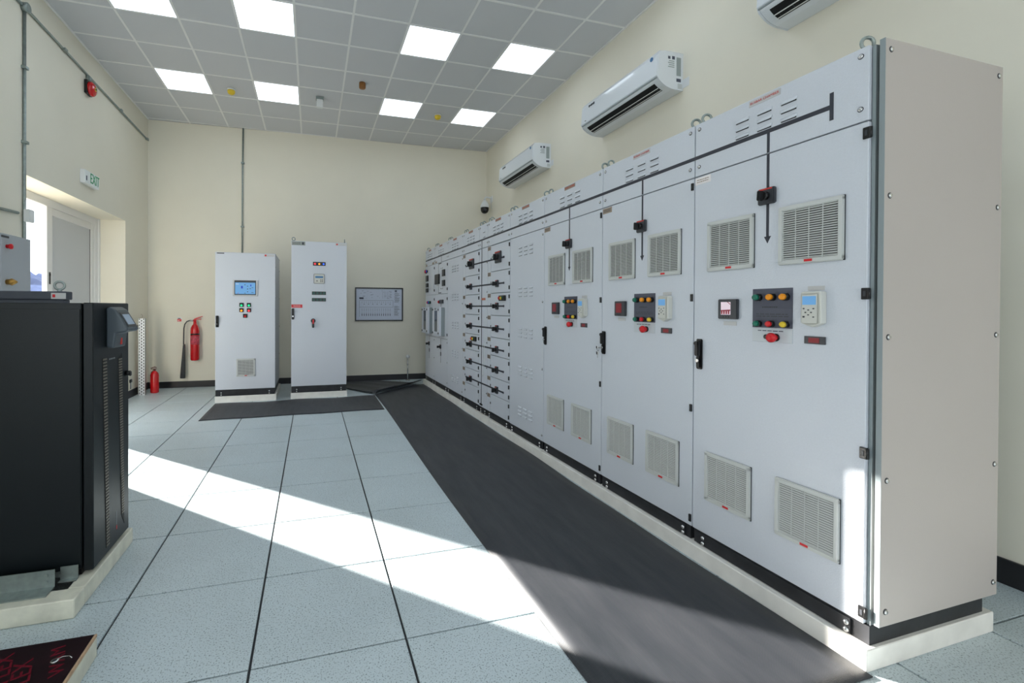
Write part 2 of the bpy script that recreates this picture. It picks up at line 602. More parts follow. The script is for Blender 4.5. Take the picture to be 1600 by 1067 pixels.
def m_slat(W):
    w2 = W / 2 - .022
    return G().prism([(-.0105, -.0024), (-.0100, -.0036), (-.0055, .0012), (-.0060, .0026)], 0, -w2, w2).mesh('slat', VENT)
def m_vtag():
    return G().box(-.016, .016, -.0135, -.012, -.005, .005).mesh('warning_tag', RED)
def vent(parent, x, z, W=.26, H=.26, n=22):
    f = put('vent', shared('vf', m_vent_frame, W, H), parent, (x, 0, z))
    put('backing_plate', shared('vb', m_vent_back, W, H), f)
    put('ribs', shared('vr', m_ribs, W, H), f)
    me = shared('vs', m_slat, W)
    p = (H - .044) / n
    for k in range(n):
        put('slat', me, f, (0, 0, -H / 2 + .022 + p * (k + .5)))
    put('warning_tag', shared('vt', m_vtag), f, (0, 0, -H / 2 + .012))
    return f
def m_louvre():
    g = G()
    W, n = .037, 6
    prof = []
    for k in range(n + 1):
        t = math.pi / 2 * k / n
        prof.append((-.010 * math.sin(t), .010 - .016 * (1 - math.cos(t))))
    prof.append((-.0085, -.007)); prof.append((0, .004))
    xs_ = [-W, -W + .006, W - .006, W]
    rings = []
    for i, x in enumerate(xs_):
        k = .15 if i in (0, 3) else 1
        rings.append([g.bm.verts.new((x, y * k, .010 + (z - .010) * (.55 if i in (0, 3) else 1))) for y, z in prof])
    mi = g._m(METAL)
    for A, B in zip(rings, rings[1:]):
        for k in range(len(prof)):
            f = g.bm.faces.new((A[k], A[(k + 1) % len(prof)], B[(k + 1) % len(prof)], B[k]))
            f.material_index = mi
            f.smooth = k < n
    g.bm.faces.new(rings[0]); g.bm.faces.new(rings[-1])
    g.box(-W + .004, W - .004, -.0012, 0, -.0085, -.003, JOINT)
    return g.mesh('louvre')
def louvres(parent, xc, zt, cols=3, rows=3, pitch=.111, zp=.0375):
    me = shared('lv', m_louvre)
    for i in range(cols):
        for j in range(rows):
            put('louvre', me, parent, (xc + (i - (cols - 1) / 2) * pitch, 0, zt - j * zp))
def m_screw():
    return G().lathe([(.0085, 0), (.0085, -.003), (.006, -.006), (.002, -.006)], (0, 0, 0), 12, CHROME, 1).lathe([(.0105, 0), (.0105, -.0012)], (0, 0, 0), 12, JOINT, 1).mesh('screw')
def m_bolt():
    return G().lathe([(.011, 0), (.011, -.002), (.008, -.007), (.003, -.009)], (0, 0, 0), 12, CHROME, 1).mesh('bolt')
def m_hinge(big):
    g = G()
    g.box(-.014, .012, -.009, 0, -.022, .022, BLACK, bev=.002)
    g.box(-.006, .002, -.0105, -.009, -.010, .010, DGREY)
    g.cone((.010, -.004, -.020), (.010, -.004, .020), .006, n=8, mt=BLACK)
    return g.mesh('hinge')
def m_hingeS():
    return G().box(-.007, .007, -.010, 0, -.020, .020, BLACK, bev=.0015).box(-.002, .003, -.0115, -.010, -.008, .008, DGREY).mesh('hinge')
def m_handle():
    g = G()
    g.box(-.019, .019, -.010, 0, -.082, .082, bev=.004, seg=2)
    g.box(-.013, .013, -.030, -.010, -.010, .070, bev=.004, seg=2)
    g.box(-.013, .013, -.018, -.010, -.074, -.012, bev=.004, seg=2)
    g.cone((0, -.030, .058), (0, -.034, .058), .011, n=12)
    return g.mesh('handle', BLACK)
def m_hlock():
    return G().cone((0, -.018, -.035), (0, -.023, -.035), .009, n=12).mesh('lock_cylinder', CHROME)
def handle(parent, x, z):
    h = put('handle', shared('hd', m_handle), parent, (x, 0, z))
    put('lock_cylinder', shared('hl', m_hlock), h)
    return h
def m_eye():
    g = G()
    R = .023
    g.tube([(R * math.cos(2 * math.pi * k / 16), 0, .034 + R * math.sin(2 * math.pi * k / 16)) for k in range(16)], .0065, 8, closed=True)
    g.cone((0, 0, -.004), (0, 0, .014), .013, .009, 12)
    return g.mesh('lifting_eye', GALV)
def lamp_btn(parent, name, x, z, colm, R=.0125, L=.030, collar=BLACK, loc=True):
    g = G()
    g.lathe([(R * 1.15, 0), (R * 1.15, -L * .55), (R * .9, -L * .6)], (0, 0, 0), 16, collar, 1)
    g.lathe([(R * .95, -L * .5), (R * .98, -L * .85), (R * .8, -L), (R * .3, -L * 1.02)], (0, 0, 0), 16, colm, 1)
    return put(name, g.mesh(name), parent, (x, 0, z))
def m_iso(W, H):
    g = G()
    g.box(-W / 2, W / 2, -.020, 0, -H / 2, H / 2, DGREY, bev=.004, seg=2)
    g.box(-W / 2 + .008, W / 2 - .008, -.0215, -.020, H * .38, H * .47, REDL)
    return g.mesh('rotary_isolator')
def m_knob(R):
    g = G()
    g.lathe([(R, 0), (R, -.014), (R * .85, -.018)], (0, 0, 0), 20, BLACK, 1)
    g.box(-R * .28, R * .28, -.048, -.016, -R * 1.25, R * 1.05, BLACK, bev=.003, seg=2)
    return g.mesh('knob')
def isolator(parent, x, z, W, H, R):
    b = put('rotary_isolator', shared('iso', m_iso, W, H), parent, (x, 0, z))
    put('knob', shared('knob', m_knob, R), b, (0, -.020, 0), (0, random.uniform(-.15, .15), 0))
    return b
def tape(parent, x0, x1, z0, z1, ends=None):
    return G().box(x0, x1, -.0018, 0, z0, z1).build('mimic_line', TAPE, parent)
def plate(parent, x0, x1, z0, z1, m=SILV, name='label_plate', txt=None, tm=None, y=0, size=None):
    p = G().box(x0, x1, y - .002, y, z0, z1, bev=.0006).build(name, m, parent)
    if txt:
        me = text_mesh(txt, size or (z1 - z0) * .62, tm or REDL)
        put('lettering', me, p, ((x0 + x1) / 2, y - .0028, (z0 + z1) / 2))
    return p
def lines(parent, x0, x1, z0, z1, n, m=INK, y=-.0028, seed=1, name='fine_print'):
    r_ = random.Random(seed)
    g = G()
    for k in range(n):
        z = z1 - (z1 - z0) * (k + .5) / n
        x = x0
        while x < x1:
            wd = r_.uniform(.06, .2) * (x1 - x0)
            g.box(x, min(x1, x + wd), y - .0004, y, z - (z1 - z0) / n * .2, z + (z1 - z0) / n * .2)
            x += wd + .035 * (x1 - x0)
    return g.build(name, m, parent)

# ------------------------------------------------------------------ the switchgear row
FX, FY = 2.18, 6.08
NX, NY = 2.26, -.627
LR = math.hypot(NX - FX, NY - FY)
DX, DYY = (NX - FX) / LR, (NY - FY) / LR
RZ = math.atan2(DYY, DX)
ZB = .085
def rw(s, y=0):       # row coordinates to world
    return (FX + DX * s - DYY * y, FY + DYY * s + DX * y)

# white painted concrete strip under the row, cast in four lengths
base = thing('concrete_plinth', 'long white painted concrete plinth under the switchgear row', 'plinth', (*rw(.03), 0), RZ)
cuts = [0, 1.39, 2.82, 4.24, 6.691]
for a, b in zip(cuts, cuts[1:]):
    g = G()
    g.box(a + .0015, b - .0015, -.035, .745, 0, ZB, bev=.003)
    g.build('plinth_block', PAINTW, base)

EDGES = [.06, .655, 1.375, 2.07, 2.675, 2.94, 3.545, 4.25, 5.08, 5.885, 6.690]
LABELS = [
    'farthest switchgear cabinet of the row, beside the back wall, windowed box on door',
    'second switchgear cabinet from the back wall, windowed box under a black breaker window',
    'plain grey cabinet with louvre groups only, between windowed boxes and the far feeder column',
    'farther of the two feeder columns with rotary isolators on black mimic lines',
    'very narrow grey cable compartment between the two feeder columns, vertical black line',
    'nearer of the two feeder columns with rotary isolators, yellow and black button near top right',
    'plain grey cabinet with louvre groups, between nearer feeder column and farthest drive cabinet',
    'farthest of the three drive cabinets with downward arrow mimic line and four vents',
    'middle of the three drive cabinets with downward arrow mimic line and four vents',
    'nearest drive cabinet of the row, with bare side panel and T-shaped mimic line end']
class Cab:
    def __init__(s, k):
        s.k = k
        s.a, s.b = EDGES[k], EDGES[k + 1]
        s.t = thing('switchgear_cabinet', LABELS[k], 'cabinet', (*rw(s.a), ZB), RZ, 'switchgear cabinets of the long row')
        s.sh = Vector((-s.a, 0, -ZB))
    def g(s):
        return G(s.sh)
    def L(s, x, z, y=0):
        return (x - s.a, y, z - ZB)
# the helpers above take local coordinates; LX/LZ bring row numbers there
def carcass(c, door_parts=True, louv=True, label='BUSBAR CHAMBER', lcols=3, lw=.15, tp_name='top_panel'):
    a, b = c.a, c.b
    c.g().box(a + .001, b - .001, .022, .74, .158, 2.366).build('body', FRAME, c.t)
    c.g().box(a + .012, b - .012 + (.026 if c.k == 9 else 0), .004, .70, ZB, .157).build('plinth_frame', PLINTH, c.t)
    kp = c.g().box(a + .035, b - .045, -.004, .003, ZB + .003, .150, bev=.001).build('kick_plate', PLINTH, c.t)
    for x in (a + .075, b - .058):
        for z in (.13, .102):
            put('bolt', shared('bolt', m_bolt), kp, c.L(x, z, -.004))
    c.top = c.g().box(a + .0035, b - .0035, 0, .021, 2.087, 2.37, bev=.002).build(tp_name, METAL, c.t)
    if b - a > .4:
        for x in (a + .03, b - .03):
            for z in (2.338, 2.135):
                put('screw', shared('screw', m_screw), c.top, c.L(x, z))
    else:
        for x in (a + .02, b - .02):
            for z in (2.338, 2.135):
                put('screw', shared('screw', m_screw), c.top, c.L(x, z))
    mid = (a + b) / 2 - .01
    if louv and c.b - c.a > .4:
        louvres(c.top, mid - a, 2.285 - ZB, lcols, 3, (.111 if b - a > .65 else .102))
        plate(c.top, mid - .076 - a, mid + .076 - a, 2.333 - ZB, 2.362 - ZB, SILV if c.k > 7 else BROWNL, txt=label, size=.0165)
    elif louv:
        louvres(c.top, mid - a + .02, 2.275 - ZB, 1, 2, .1, .06)
    # busbar line across the whole row
    x1 = b if c.k < 9 else 6.553
    tape(c.top, -.0 if c.k else .01, x1 - a, 2.178 - ZB, 2.197 - ZB)
    for x in (a + .035, b - .035):
        put('lifting_eye', shared('eye', m_eye), c.t, c.L(x, 2.366, .045), (0, 0, random.choice((.3, 1.2, 1.5, .8))))
    put('lifting_eye', shared('eye', m_eye), c.t, c.L(b - .035, 2.366, .69), (0, 0, random.choice((.3, 1.2))))
def door(c, x0=None, x1=None, z0=.158, z1=2.081, name='door', m=METAL):
    x0 = c.a if x0 is None else x0
    x1 = c.b if x1 is None else x1
    return c.g().box(x0 + .003, x1 - .003, 0, .021, z0, z1, bev=.002).build(name, m, c.t)

def drive_cabinet(k, ctr, hoff, white_plate, labtxt):
    c = Cab(k)
    carcass(c, label=labtxt)
    d = door(c)
    o = ctr - c.a
    Z = lambda z: z - ZB
    for dx in (-.192, .185):
        vent(c.t, o + dx, Z(1.690))
        vent(c.t, o + dx - .006, Z(.474))
    # mimic arrow
    tape(c.top, o - .006, o + .006, Z(2.088), Z(2.18))
    tape(d, o - .006, o + .006, Z(1.695), Z(2.08))
    G().prism([(o - .016, Z(1.700)), (o + .016, Z(1.700)), (o, Z(1.668))], 1, -.0018, 0).build('arrow_head', TAPE, d)
    isolator(c.t, o + .003, Z(1.885), .078, .074, .020)
    # measuring instrument
    mt = G().box(o - .245, o - .139, -.018, 0, Z(1.312), Z(1.412), bev=.003, seg=2).build('power_meter', DGREY, c.t)
    G().box(o - .226, o - .172, -.0195, -.018, Z(1.334), Z(1.398)).build('display', LEDR if k < 9 else mat('pale red meter display', (.88, .80, .84), .3, emit=.3), mt)
    if k == 9:
        g = G()
        for q in range(4):
            g.box(o - .224 + q * .013, o - .216 + q * .013, -.0202, -.0195, Z(1.337), Z(1.352 + .004 * (q % 2)))
        g.prism([(o - .226, Z(1.357)), (o - .172, Z(1.36)), (o - .172, Z(1.353)), (o - .226, Z(1.351))], 1, -.0202, -.0195)
        g.prism([(o - .190, Z(1.398)), (o - .185, Z(1.398)), (o - .172, Z(1.388)), (o - .172, Z(1.384))], 1, -.0202, -.0195)
        g.build('display_bars', mat('dark red print', (.62, .12, .2), .5), mt)
    g = G()
    for q in range(3):
        g.box(o - .214 + q * .015, o - .210 + q * .015, -.0192, -.018, Z(1.320), Z(1.327))
    g.build('buttons', BLACK, mt)
    plate(c.t, o - .225, o - .152, Z(1.280), Z(1.300), SILV, 'label_plate')
    # operator plate with lamps and push buttons
    op = G().box(o - .068, o + .117, -.003, 0, Z(1.277), Z(1.458), bev=.0008).build('operator_plate', mat('slate operator plate', (.31, .32, .375), .5, bump=.02), c.t)
    lines(op, o - .05, o + .10, Z(1.325), Z(1.345), 2, DGREY, -.0034, 3)
    lines(op, o - .02, o + .05, Z(1.365), Z(1.38), 1, DGREY, -.0034, 8)
    for x, colr in ((-.035, GREEN), (.030, AMBER), (.090, AMBER)):
        lamp_btn(c.t, 'pilot_lamp', o + x, Z(1.418), colr, .0145, .036)
    for x, colr in ((-.035, GREEN), (.025, RED), (.090, YELL)):
        lamp_btn(c.t, 'push_button', o + x, Z(1.295), colr, .0135, .032)
    ep = G().box(o - .068, o + .117, -.003, 0, Z(1.211), Z(1.273), bev=.0008).build('stop_plate', mat('light engraved plate', (.80, .82, .84), .4), c.t)
    lines(ep, o - .04, o + .08, Z(1.258), Z(1.268), 1, INK, -.0034, 5)
    es = G().lathe([(.014, 0), (.014, -.020), (.013, -.024), (.021, -.026), (.022, -.036), (.016, -.044), (.006, -.047)], (0, 0, 0), 20, RED, 1)
    es.lathe([(.018, 0), (.018, -.010)], (0, 0, 0), 16, BLACK, 1)
    put('emergency_stop', es.mesh('emergency_stop'), c.t, (o + .045, 0, Z(1.234)))
    kb = G().lathe([(.011, 0), (.011, -.020), (.007, -.021)], (0, 0, 0), 12, BLACK, 1)
    put('key_switch', kb.mesh('key_switch'), c.t, (o + .010, 0, Z(1.236)))
    # drive keypad in its cradle
    kx0, kx1 = o + .172, o + .252
    kp = G()
    kp.prism([(kx0, Z(1.305)), (kx0, Z(1.432)), (kx0 + .006, Z(1.438)), (kx1 - .006, Z(1.438)), (kx1, Z(1.432)), (kx1, Z(1.305)), (kx0 + .045, Z(1.288))], 1, -.034, 0)
    kp = kp.build('drive_keypad', OFFW, c.t)
    bvl = kp.modifiers.new('bevel', 'BEVEL'); bvl.width = .004; bvl.segments = 2
    G().box(kx0 + .007, kx1 - .010, -.040, -.034, Z(1.302), Z(1.428), bev=.003, seg=2).build('keypad_face', OFFW, kp)
    G().box(kx0 + .012, kx1 - .016, -.0412, -.040, Z(1.382), Z(1.418)).build('display', LCD, kp)
    g = G()
    for bx, bz in ((.035, 1.360), (.035, 1.340), (.024, 1.350), (.046, 1.350), (.017, 1.366), (.055, 1.366), (.055, 1.331)):
        g.box(kx0 + bx - .003, kx0 + bx + .003, -.0412, -.040, Z(bz) - .0025, Z(bz) + .0025)
    g.box(kx0 + .013, kx0 + .021, -.0412, -.040, Z(1.328), Z(1.335), RED)
    g.mats = [DGREY, RED]
    for f in g.bm.faces:
        pass
    g.build('keys', None, kp)
    plate(c.t, kx0 + .006, kx1 - .008, Z(1.442), Z(1.461), SILV, 'label_plate')
    th = G().box(o + .168, o + .250, -.006, 0, Z(1.217), Z(1.249), bev=.001).build('thermostat', DGREY, c.t)
    G().box(o + .186, o + .228, -.0072, -.006, Z(1.222), Z(1.243)).build('display', LEDR, th)
    handle(d, hoff, Z(1.118))
    for z in (2.036, 1.424, .814, .203):
        if k == 9:
            put('hinge', shared('hg', m_hinge, 1), d, (c.b - c.a - .004, 0, Z(z)))
        else:
            put('hinge', shared('hgs', m_hingeS), d, (c.b - c.a - .010, 0, Z(z)))
    p = plate(d, .006, .104, Z(2.038), Z(2.076), mat('bright white plate', (.95, .93, .93), .3) if white_plate else BROWNL, 'rating_plate')
    lines(p, .018, .092, Z(2.046), Z(2.068), 2, BROWNL if white_plate else DGREY, -.0026, 2)
    return c, d

c1, d1 = drive_cabinet(7, 4.655, .035, False, 'BUSBAR CHAMBER')
c2, d2 = drive_cabinet(8, 5.484, .028, False, 'BUSBAR CHAMBER')
c3, d3 = drive_cabinet(9, 6.298, .045, True, 'BUSBAR CHAMBER')
# keys hanging in the lock of the middle drive cabinet
g = c2.g()
g.cone((5.105, -.023, 1.083), (5.105, -.040, 1.083), .0055, n=8, mt=CHROME)
g.tube([(5.092 + .012 * math.cos(t), -.040, 1.072 + .014 * math.sin(t)) for t in [2 * math.pi * k / 12 for k in range(12)]], .0015, 5, BLACK, True)
g.box(5.076, 5.098, -.046, -.038, 1.030, 1.056, BLACK, bev=.003)
g.box(5.080, 5.100, -.050, -.044, 1.074, 1.096, BLACK, bev=.003)
g.box(5.086, 5.091, -.043, -.041, 1.008, 1.030, CHROME)
g.build('keys', None, c2.t)
# end of the busbar line: the T
G(c3.sh).box(6.553, 6.567, -.0018, 0, 2.133, 2.245).build('mimic_line', TAPE, c3.top)
# side panel of the near end with its front post
gp = c3.g()
gp.box(6.690, 6.701, .014, .04, .158, 2.366, FRAME)
gp.box(6.7015, 6.7115, .030, .05, .158, 2.366, JOINT)
gp.build('corner_post', None, c3.t)
sp = c3.g().box(6.712, 6.731, .012, .735, .168, 2.376, bev=.002).build('side_panel', SIDE, c3.t)
c3.g().box(6.7135, 6.731, .0105, .0125, .169, 2.375).build('panel_edge', FRAME, sp)
def m_sidescrew():
    return G().lathe([(.0085, 0), (.0085, .003), (.006, .006), (.002, .006)], (0, 0, 0), 12, CHROME, 0).lathe([(.0115, 0), (.0115, .0012)], (0, 0, 0), 12, JOINT, 0).mesh('screw')
for y in (.042, .706):
    for z in (2.335, 1.79, 1.26, .72, .225):
        put('screw', shared('sscrew', m_sidescrew), sp, c3.L(6.731, z, y))

# the plain louvred cabinets
def louvred_cabinet(k, ctr, zs, pitch, txt='BUSBAR CHAMBER'):
    c = Cab(k)
    carcass(c, label=txt)
    d = door(c)
    for z in zs:
        louvres(d, ctr - c.a, z - ZB, 3, 3, pitch, .038)
    for z in (2.03, 1.42, .81, .21):
        put('screw', shared('screw', m_screw), d, (c.b - c.a - .025, 0, z - ZB))
    return c, d
louvred_cabinet(6, 3.893, (1.965, 1.560, 1.155, .775, .370), .112)
louvred_cabinet(2, 1.722, (1.965, 1.555, 1.150, .740, .375), .112)

# the two feeder columns
DIV = (2.078, 1.778, 1.530, 1.277, 1.026, .820, .571, .371, .158)
def feeder(k, xi, xb0, xb1, btn):
    c = Cab(k)
    carcass(c)
    W = c.b - c.a
    Z = lambda z: z - ZB
    c.g().box(c.a + .003, c.a + .088, 0, .021, .158, 2.081, bev=.001).build('wiring_cover', METAL, c.t)
    for i in range(8):
        z1, z0 = DIV[i], DIV[i + 1]
        d = c.g().box(c.a + .092, c.b - .003, 0, .021, z0 + .0035, z1 - .0035, bev=.002).build('compartment_door', METAL, c.t)
        hz = (z1 - .045, z0 + .05)
        for z in hz:
            put('hinge', shared('hgs', m_hingeS), d, (W - .012, 0, Z(z)))
        G().box(.092 + .003, .104, -.006, 0, Z(z0 + (z1 - z0) * .5) - .012, Z(z0 + (z1 - z0) * .5) + .012, bev=.001).build('latch', BLACK, d)
        p = plate(c.t, .0, .088, Z(z1 - .048), Z(z1 - .004), BROWNL, 'circuit_label')
        lines(p, .012, .078, Z(z1 - .042), Z(z1 - .010), 3, DGREY, -.0026, i)
    zbar = (1.915, 1.635, 1.383, 1.131, .897, .670, .445)
    for i, z in enumerate(zbar):
        tape(c.t, xb0 - c.a, xb1 - c.a, Z(z) - .009, Z(z) + .009)
        G().lathe([(.013, 0), (.013, -.004)], (xb1 - c.a if k == 5 else xb0 - c.a, 0, Z(z)), 10, None, 1).build('line_end', TAPE, c.t)
        if i == 0:
            isolator(c.t, xi - c.a + .03, Z(z) + .012, .150, .128, .030)
            g = G().cone((xi - .075 - c.a, 0, Z(z) + .02), (xi - .075 - c.a, -.035, Z(z) + .02), .016, n=14)
            g.build('interlock_knob', GALV, c.t)
        else:
            isolator(c.t, xi - c.a, Z(z), .062, .078, .020)
            g = G().cone((xi - .07 - c.a, 0, Z(z)), (xi - .07 - c.a, -.022, Z(z)), .010, n=12)
            g.build('interlock_knob', DGREY, c.t)
    bx, bz = btn
    bb = G().box(bx - c.a - .075, bx - c.a + .075, -.022, 0, Z(bz) - .029, Z(bz) + .029, bev=.003).build('button_box', BLACK, c.t)
    put('button', G().lathe([(.018, 0), (.018, -.006), (.014, -.009)], (0, 0, 0), 14, YELL, 1).mesh('button'), bb, (bx - c.a - .012, -.022, Z(bz)))
    put('button', G().lathe([(.018, 0), (.018, -.008), (.014, -.012)], (0, 0, 0), 14, RED, 1).mesh('button'), bb, (bx - c.a - .055, -.022, Z(bz)))
    put('button', G().lathe([(.010, 0), (.010, -.006), (.007, -.009)], (0, 0, 0), 14, GREEN, 1).mesh('button'), bb, (bx - c.a + .03, -.022, Z(bz) + .008))
    return c
feeder(5, 3.225, 2.94, 3.39, (3.372, 1.470))
feeder(3, 2.390, 2.20, 2.675, (2.510, .970))
# the narrow cable compartment
c = Cab(4)
carcass(c)
d = door(c)
tape(c.top, .068, .084, 2.088 - ZB, 2.18 - ZB)
tape(d, .068, .084, .195 - ZB, 2.08 - ZB)
c.g().box(2.72, 2.79, -.012, 0, .178, .198, bev=.002).build('cable_stop', BLACK, d)
for z in (1.915, 1.635, 1.383, 1.131, .897, .670, .445):
    tape(d, 0, c.b - c.a, z - .009 - ZB, z + .009 - ZB)
plate(d, .075, .195, 1.455 - ZB, 1.482 - ZB, mat('orange label', (.74, .45, .36), .5), 'circuit_label')
for z in (1.9, 1.55, 1.25, .95, .65, .35):
    put('screw', shared('screw', m_screw), d, (c.b - c.a - .022, 0, z - ZB))
g = G(c.sh)
pts = [(2.872, -.012, .905), (2.872, -.014, .80), (2.868, -.016, .68), (2.858, -.018, .58), (2.840, -.018, .545), (2.822, -.016, .57), (2.815, -.013, .66), (2.812, -.010, .80), (2.815, -.008, .91), (2.83, -.008, .93), (2.85, -.010, .925), (2.872, -.012, .905)]
g.tube(pts, .0025, 6)
g.build('loose_wire', WHITE, d)

# the two cabinets at the far end
def incomer(k, ctr, bxc, seeds):
    c = Cab(k)
    carcass(c)
    Z = lambda z: z - ZB
    a = c.a
    up_ = door(c, z0=1.581, z1=2.081, name='upper_door')
    mid = door(c, z0=.881, z1=1.576, name='middle_door')
    low = door(c, z0=.158, z1=.876, name='lower_door')
    for z in (2.02, 1.65):
        put('hinge', shared('hgs', m_hingeS), up_, (c.b - a - .012, 0, Z(z)))
    for z in (1.50, .95):
        put('hinge', shared('hgs', m_hingeS), mid, (c.b - a - .012, 0, Z(z)))
    for z in (.83, .53, .22):
        put('screw', shared('screw', m_screw), low, (c.b - a - .022, 0, Z(z)))
    # protruding box with a window
    X0, X1 = bxc - .195, bxc + .195
    bx = c.g().box(X0 + .02, X1, -.055, 0, .925, 1.365, bev=.004).build('relay_box', FRAME, c.t)
    fr = c.g()
    fr.box(X0, X1 + .0, -.09, -.055, .925, .985, bev=.003)
    fr.box(X0, X1 + .0, -.09, -.055, 1.315, 1.372, bev=.003)
    fr.box(X0, X0 + .10, -.09, -.055, .985, 1.315, bev=.003)
    fr.box(X1 - .11, X1, -.09, -.055, .985, 1.315, bev=.003)
    fr.build('box_door', METAL, bx)
    c.g().box(X0 + .10, X1 - .11, -.084, -.060, .985, 1.315).build('window_pane', GLASS, bx)
    g = c.g()
    g.box(X0 + .14, X0 + .16, -.0925, -.09, 1.330, 1.355)
    g.box(X0 + .19, X0 + .21, -.0925, -.09, 1.330, 1.355)
    for x in (X0 + .035, X1 - .035):
        for z in (.965, 1.33):
            g.cone((x, -.09, z), (x, -.098, z), .016, n=12)
    g.build('box_locks', BLACK, bx)
    # mimic line below and between
    tape(low, ctr - a - .004, ctr - a + .004, Z(.49), Z(.872))
    isolator(c.t, ctr - a, Z(.745), .055, .065, .016)
    G().box(ctr - a - .02, ctr - a + .02, -.004, 0, Z(.60), Z(.66)).build('earth_symbol', TAPE, low)
    tape(mid, ctr - a - .004, ctr - a + .004, Z(1.378), Z(1.43))
    return c, up_, mid
c, u_, m_ = incomer(1, 1.02, 1.025, 1)
a = c.a
tape(c.top, 1.028 - a, 1.036 - a, 2.087 - ZB, 2.178 - ZB)
tape(u_, .876 - a, .884 - a, 1.91 - ZB, 2.07 - ZB); tape(u_, .876 - a, 1.036 - a, 2.06 - ZB, 2.075 - ZB)
tape(u_, .876 - a, .884 - a, 1.60 - ZB, 1.745 - ZB); tape(u_, .876 - a, 1.03 - a, 1.590 - ZB, 1.604 - ZB)
acb = c.g().box(.735, .955, -.028, 0, 1.742, 1.903, bev=.004).build('circuit_breaker', BLACK, c.t)
g = c.g()
for i_ in range(3):
    for j_ in range(2):
        g.box(.762 + i_ * .062, .806 + i_ * .062, -.030, -.028, 1.765 + j_ * .062, 1.81 + j_ * .062)
g.build('breaker_face', DGREY, acb)
plate(c.t, .77 - a, .87 - a, 1.715 - ZB, 1.735 - ZB, SILV)
for z0_, z1_ in ((1.852, 1.955), (1.70, 1.792)):
    mm = c.g().box(1.12, 1.245, -.020, 0, z0_, z1_, bev=.003).build('panel_meter', BLACK, c.t)
    c.g().box(1.135, 1.215, -.0215, -.020, z0_ + .018, z1_ - .018).build('display', DGREY, mm)
for x, z in ((1.02, 1.985), (1.10, 1.985), (1.02, 1.665), (1.10, 1.665)):
    put('screw', shared('screw', m_screw), u_, c.L(x, z))
bb = c.g().box(1.0, 1.16, -.022, 0, 1.430, 1.488, bev=.003).build('button_box', DGREY, c.t)
lamp_btn(c.t, 'push_button', .945 - a, 1.455 - ZB, RED, .022, .03)
plate(c.top, .06 - .04, .13, 2.02 - ZB + .075, 2.12 - ZB, BROWNL)

c, u_, m_ = incomer(0, .335, .335, 2)
a = c.a
plate(c.top, .015, .11, 2.09 - ZB, 2.125 - ZB, BROWNL)
plate(c.top, .44, .56, 2.09 - ZB, 2.125 - ZB, BROWNL)
lamp_btn(c.t, 'push_button', .10 - a + .02, 2.00 - ZB, RED, .03, .035)
lamp_btn(c.t, 'push_button', .19 - a, 2.00 - ZB, BLUE, .02, .03)
for z0_, z1_ in ((1.82, 1.925), (1.63, 1.70), (1.72, 1.79)):
    mm = c.g().box(.13, .255, -.020, 0, z0_, z1_, bev=.003).build('panel_meter', BLACK, c.t)
    c.g().box(.145, .225, -.0215, -.020, z0_ + .015, z1_ - .015).build('display', DGREY, mm)
plate(c.t, .37 - a, .47 - a, 1.905 - ZB, 1.925 - ZB, BROWNL)
c.g().box(.30, .58, -.006, 0, 1.68, 1.95, bev=.002).build('blank_cover', METAL, u_)
lamp_btn(c.t, 'push_button', .25 - a, 1.452 - ZB, RED, .022, .03)
lamp_btn(c.t, 'push_button', .32 - a, 1.452 - ZB, BLUE, .022, .03)
lamp_btn(c.t, 'push_button', .40 - a, 1.452 - ZB, GREEN, .022, .03)

# ------------------------------------------------------------------ the two free-standing cabinets
def tall_cabinet(nm, label, x0, y0, W, D, H, zdoor=.182, zp=.09):
    t = thing(nm, label, 'cabinet', (x0, y0, zp))
    G((0, 0, -zp)).box(.003, W - .003, .022, D, zdoor, H - .012, bev=.002).build('body', METAL, t)
    G((0, 0, -zp)).box(-.002, W + .002, .004, D + .002, H - .012, H, bev=.002).build('roof', METAL, t)
    G((0, 0, -zp)).box(.012, W - .012, .008, D - .02, zp, zdoor).build('plinth_frame', PLINTH, t)
    kp = G((0, 0, -zp)).box(.004, W - .004, 0, .008, zp + .002, zdoor - .004, bev=.001).build('kick_plate', PLINTH, t)
    for x in (.08, W - .08):
        for z in (.02, .05):
            put('bolt', shared('bolt', m_bolt), kp, (x, 0, z))
    d = G((0, 0, -zp)).box(0, W, 0, .021, zdoor, H - .004, bev=.003).build('door', METAL, t)
    return t, d
def base_block(label, x0, x1, y0, y1, h):
    o = G().box(0, x1 - x0, 0, y1 - y0, 0, h, bev=.004).build('concrete_plinth', PAINTW, None, (x0, y0, 0))
    tag(o, label, 'plinth')
base_block('white painted concrete base under the shorter cabinet with touch screen', -1.095, -.275, 5.175, 6.14, .09)
base_block('white painted concrete base under the taller cabinet with red label', -.075, .745, 5.20, 5.80, .088)
t, d = tall_cabinet('control_cabinet', 'shorter free-standing grey cabinet with a blue touch screen, left of the taller one', -1.092, 5.19, .80, .93, 2.14)
ZA = .09
Z = lambda z: z - ZA
ox = 1.092
sc_ = G().box(-.862 + ox, -.528 + ox, -.012, 0, Z(1.517), Z(1.749), bev=.003).build('touch_screen', SILV, t)
G().box(-.840 + ox, -.552 + ox, -.0135, -.012, Z(1.535), Z(1.742)).build('bezel', DGREY, sc_)
s2 = G().box(-.830 + ox, -.562 + ox, -.0145, -.0135, Z(1.548), Z(1.712)).build('display', LCD, sc_)
g = G()
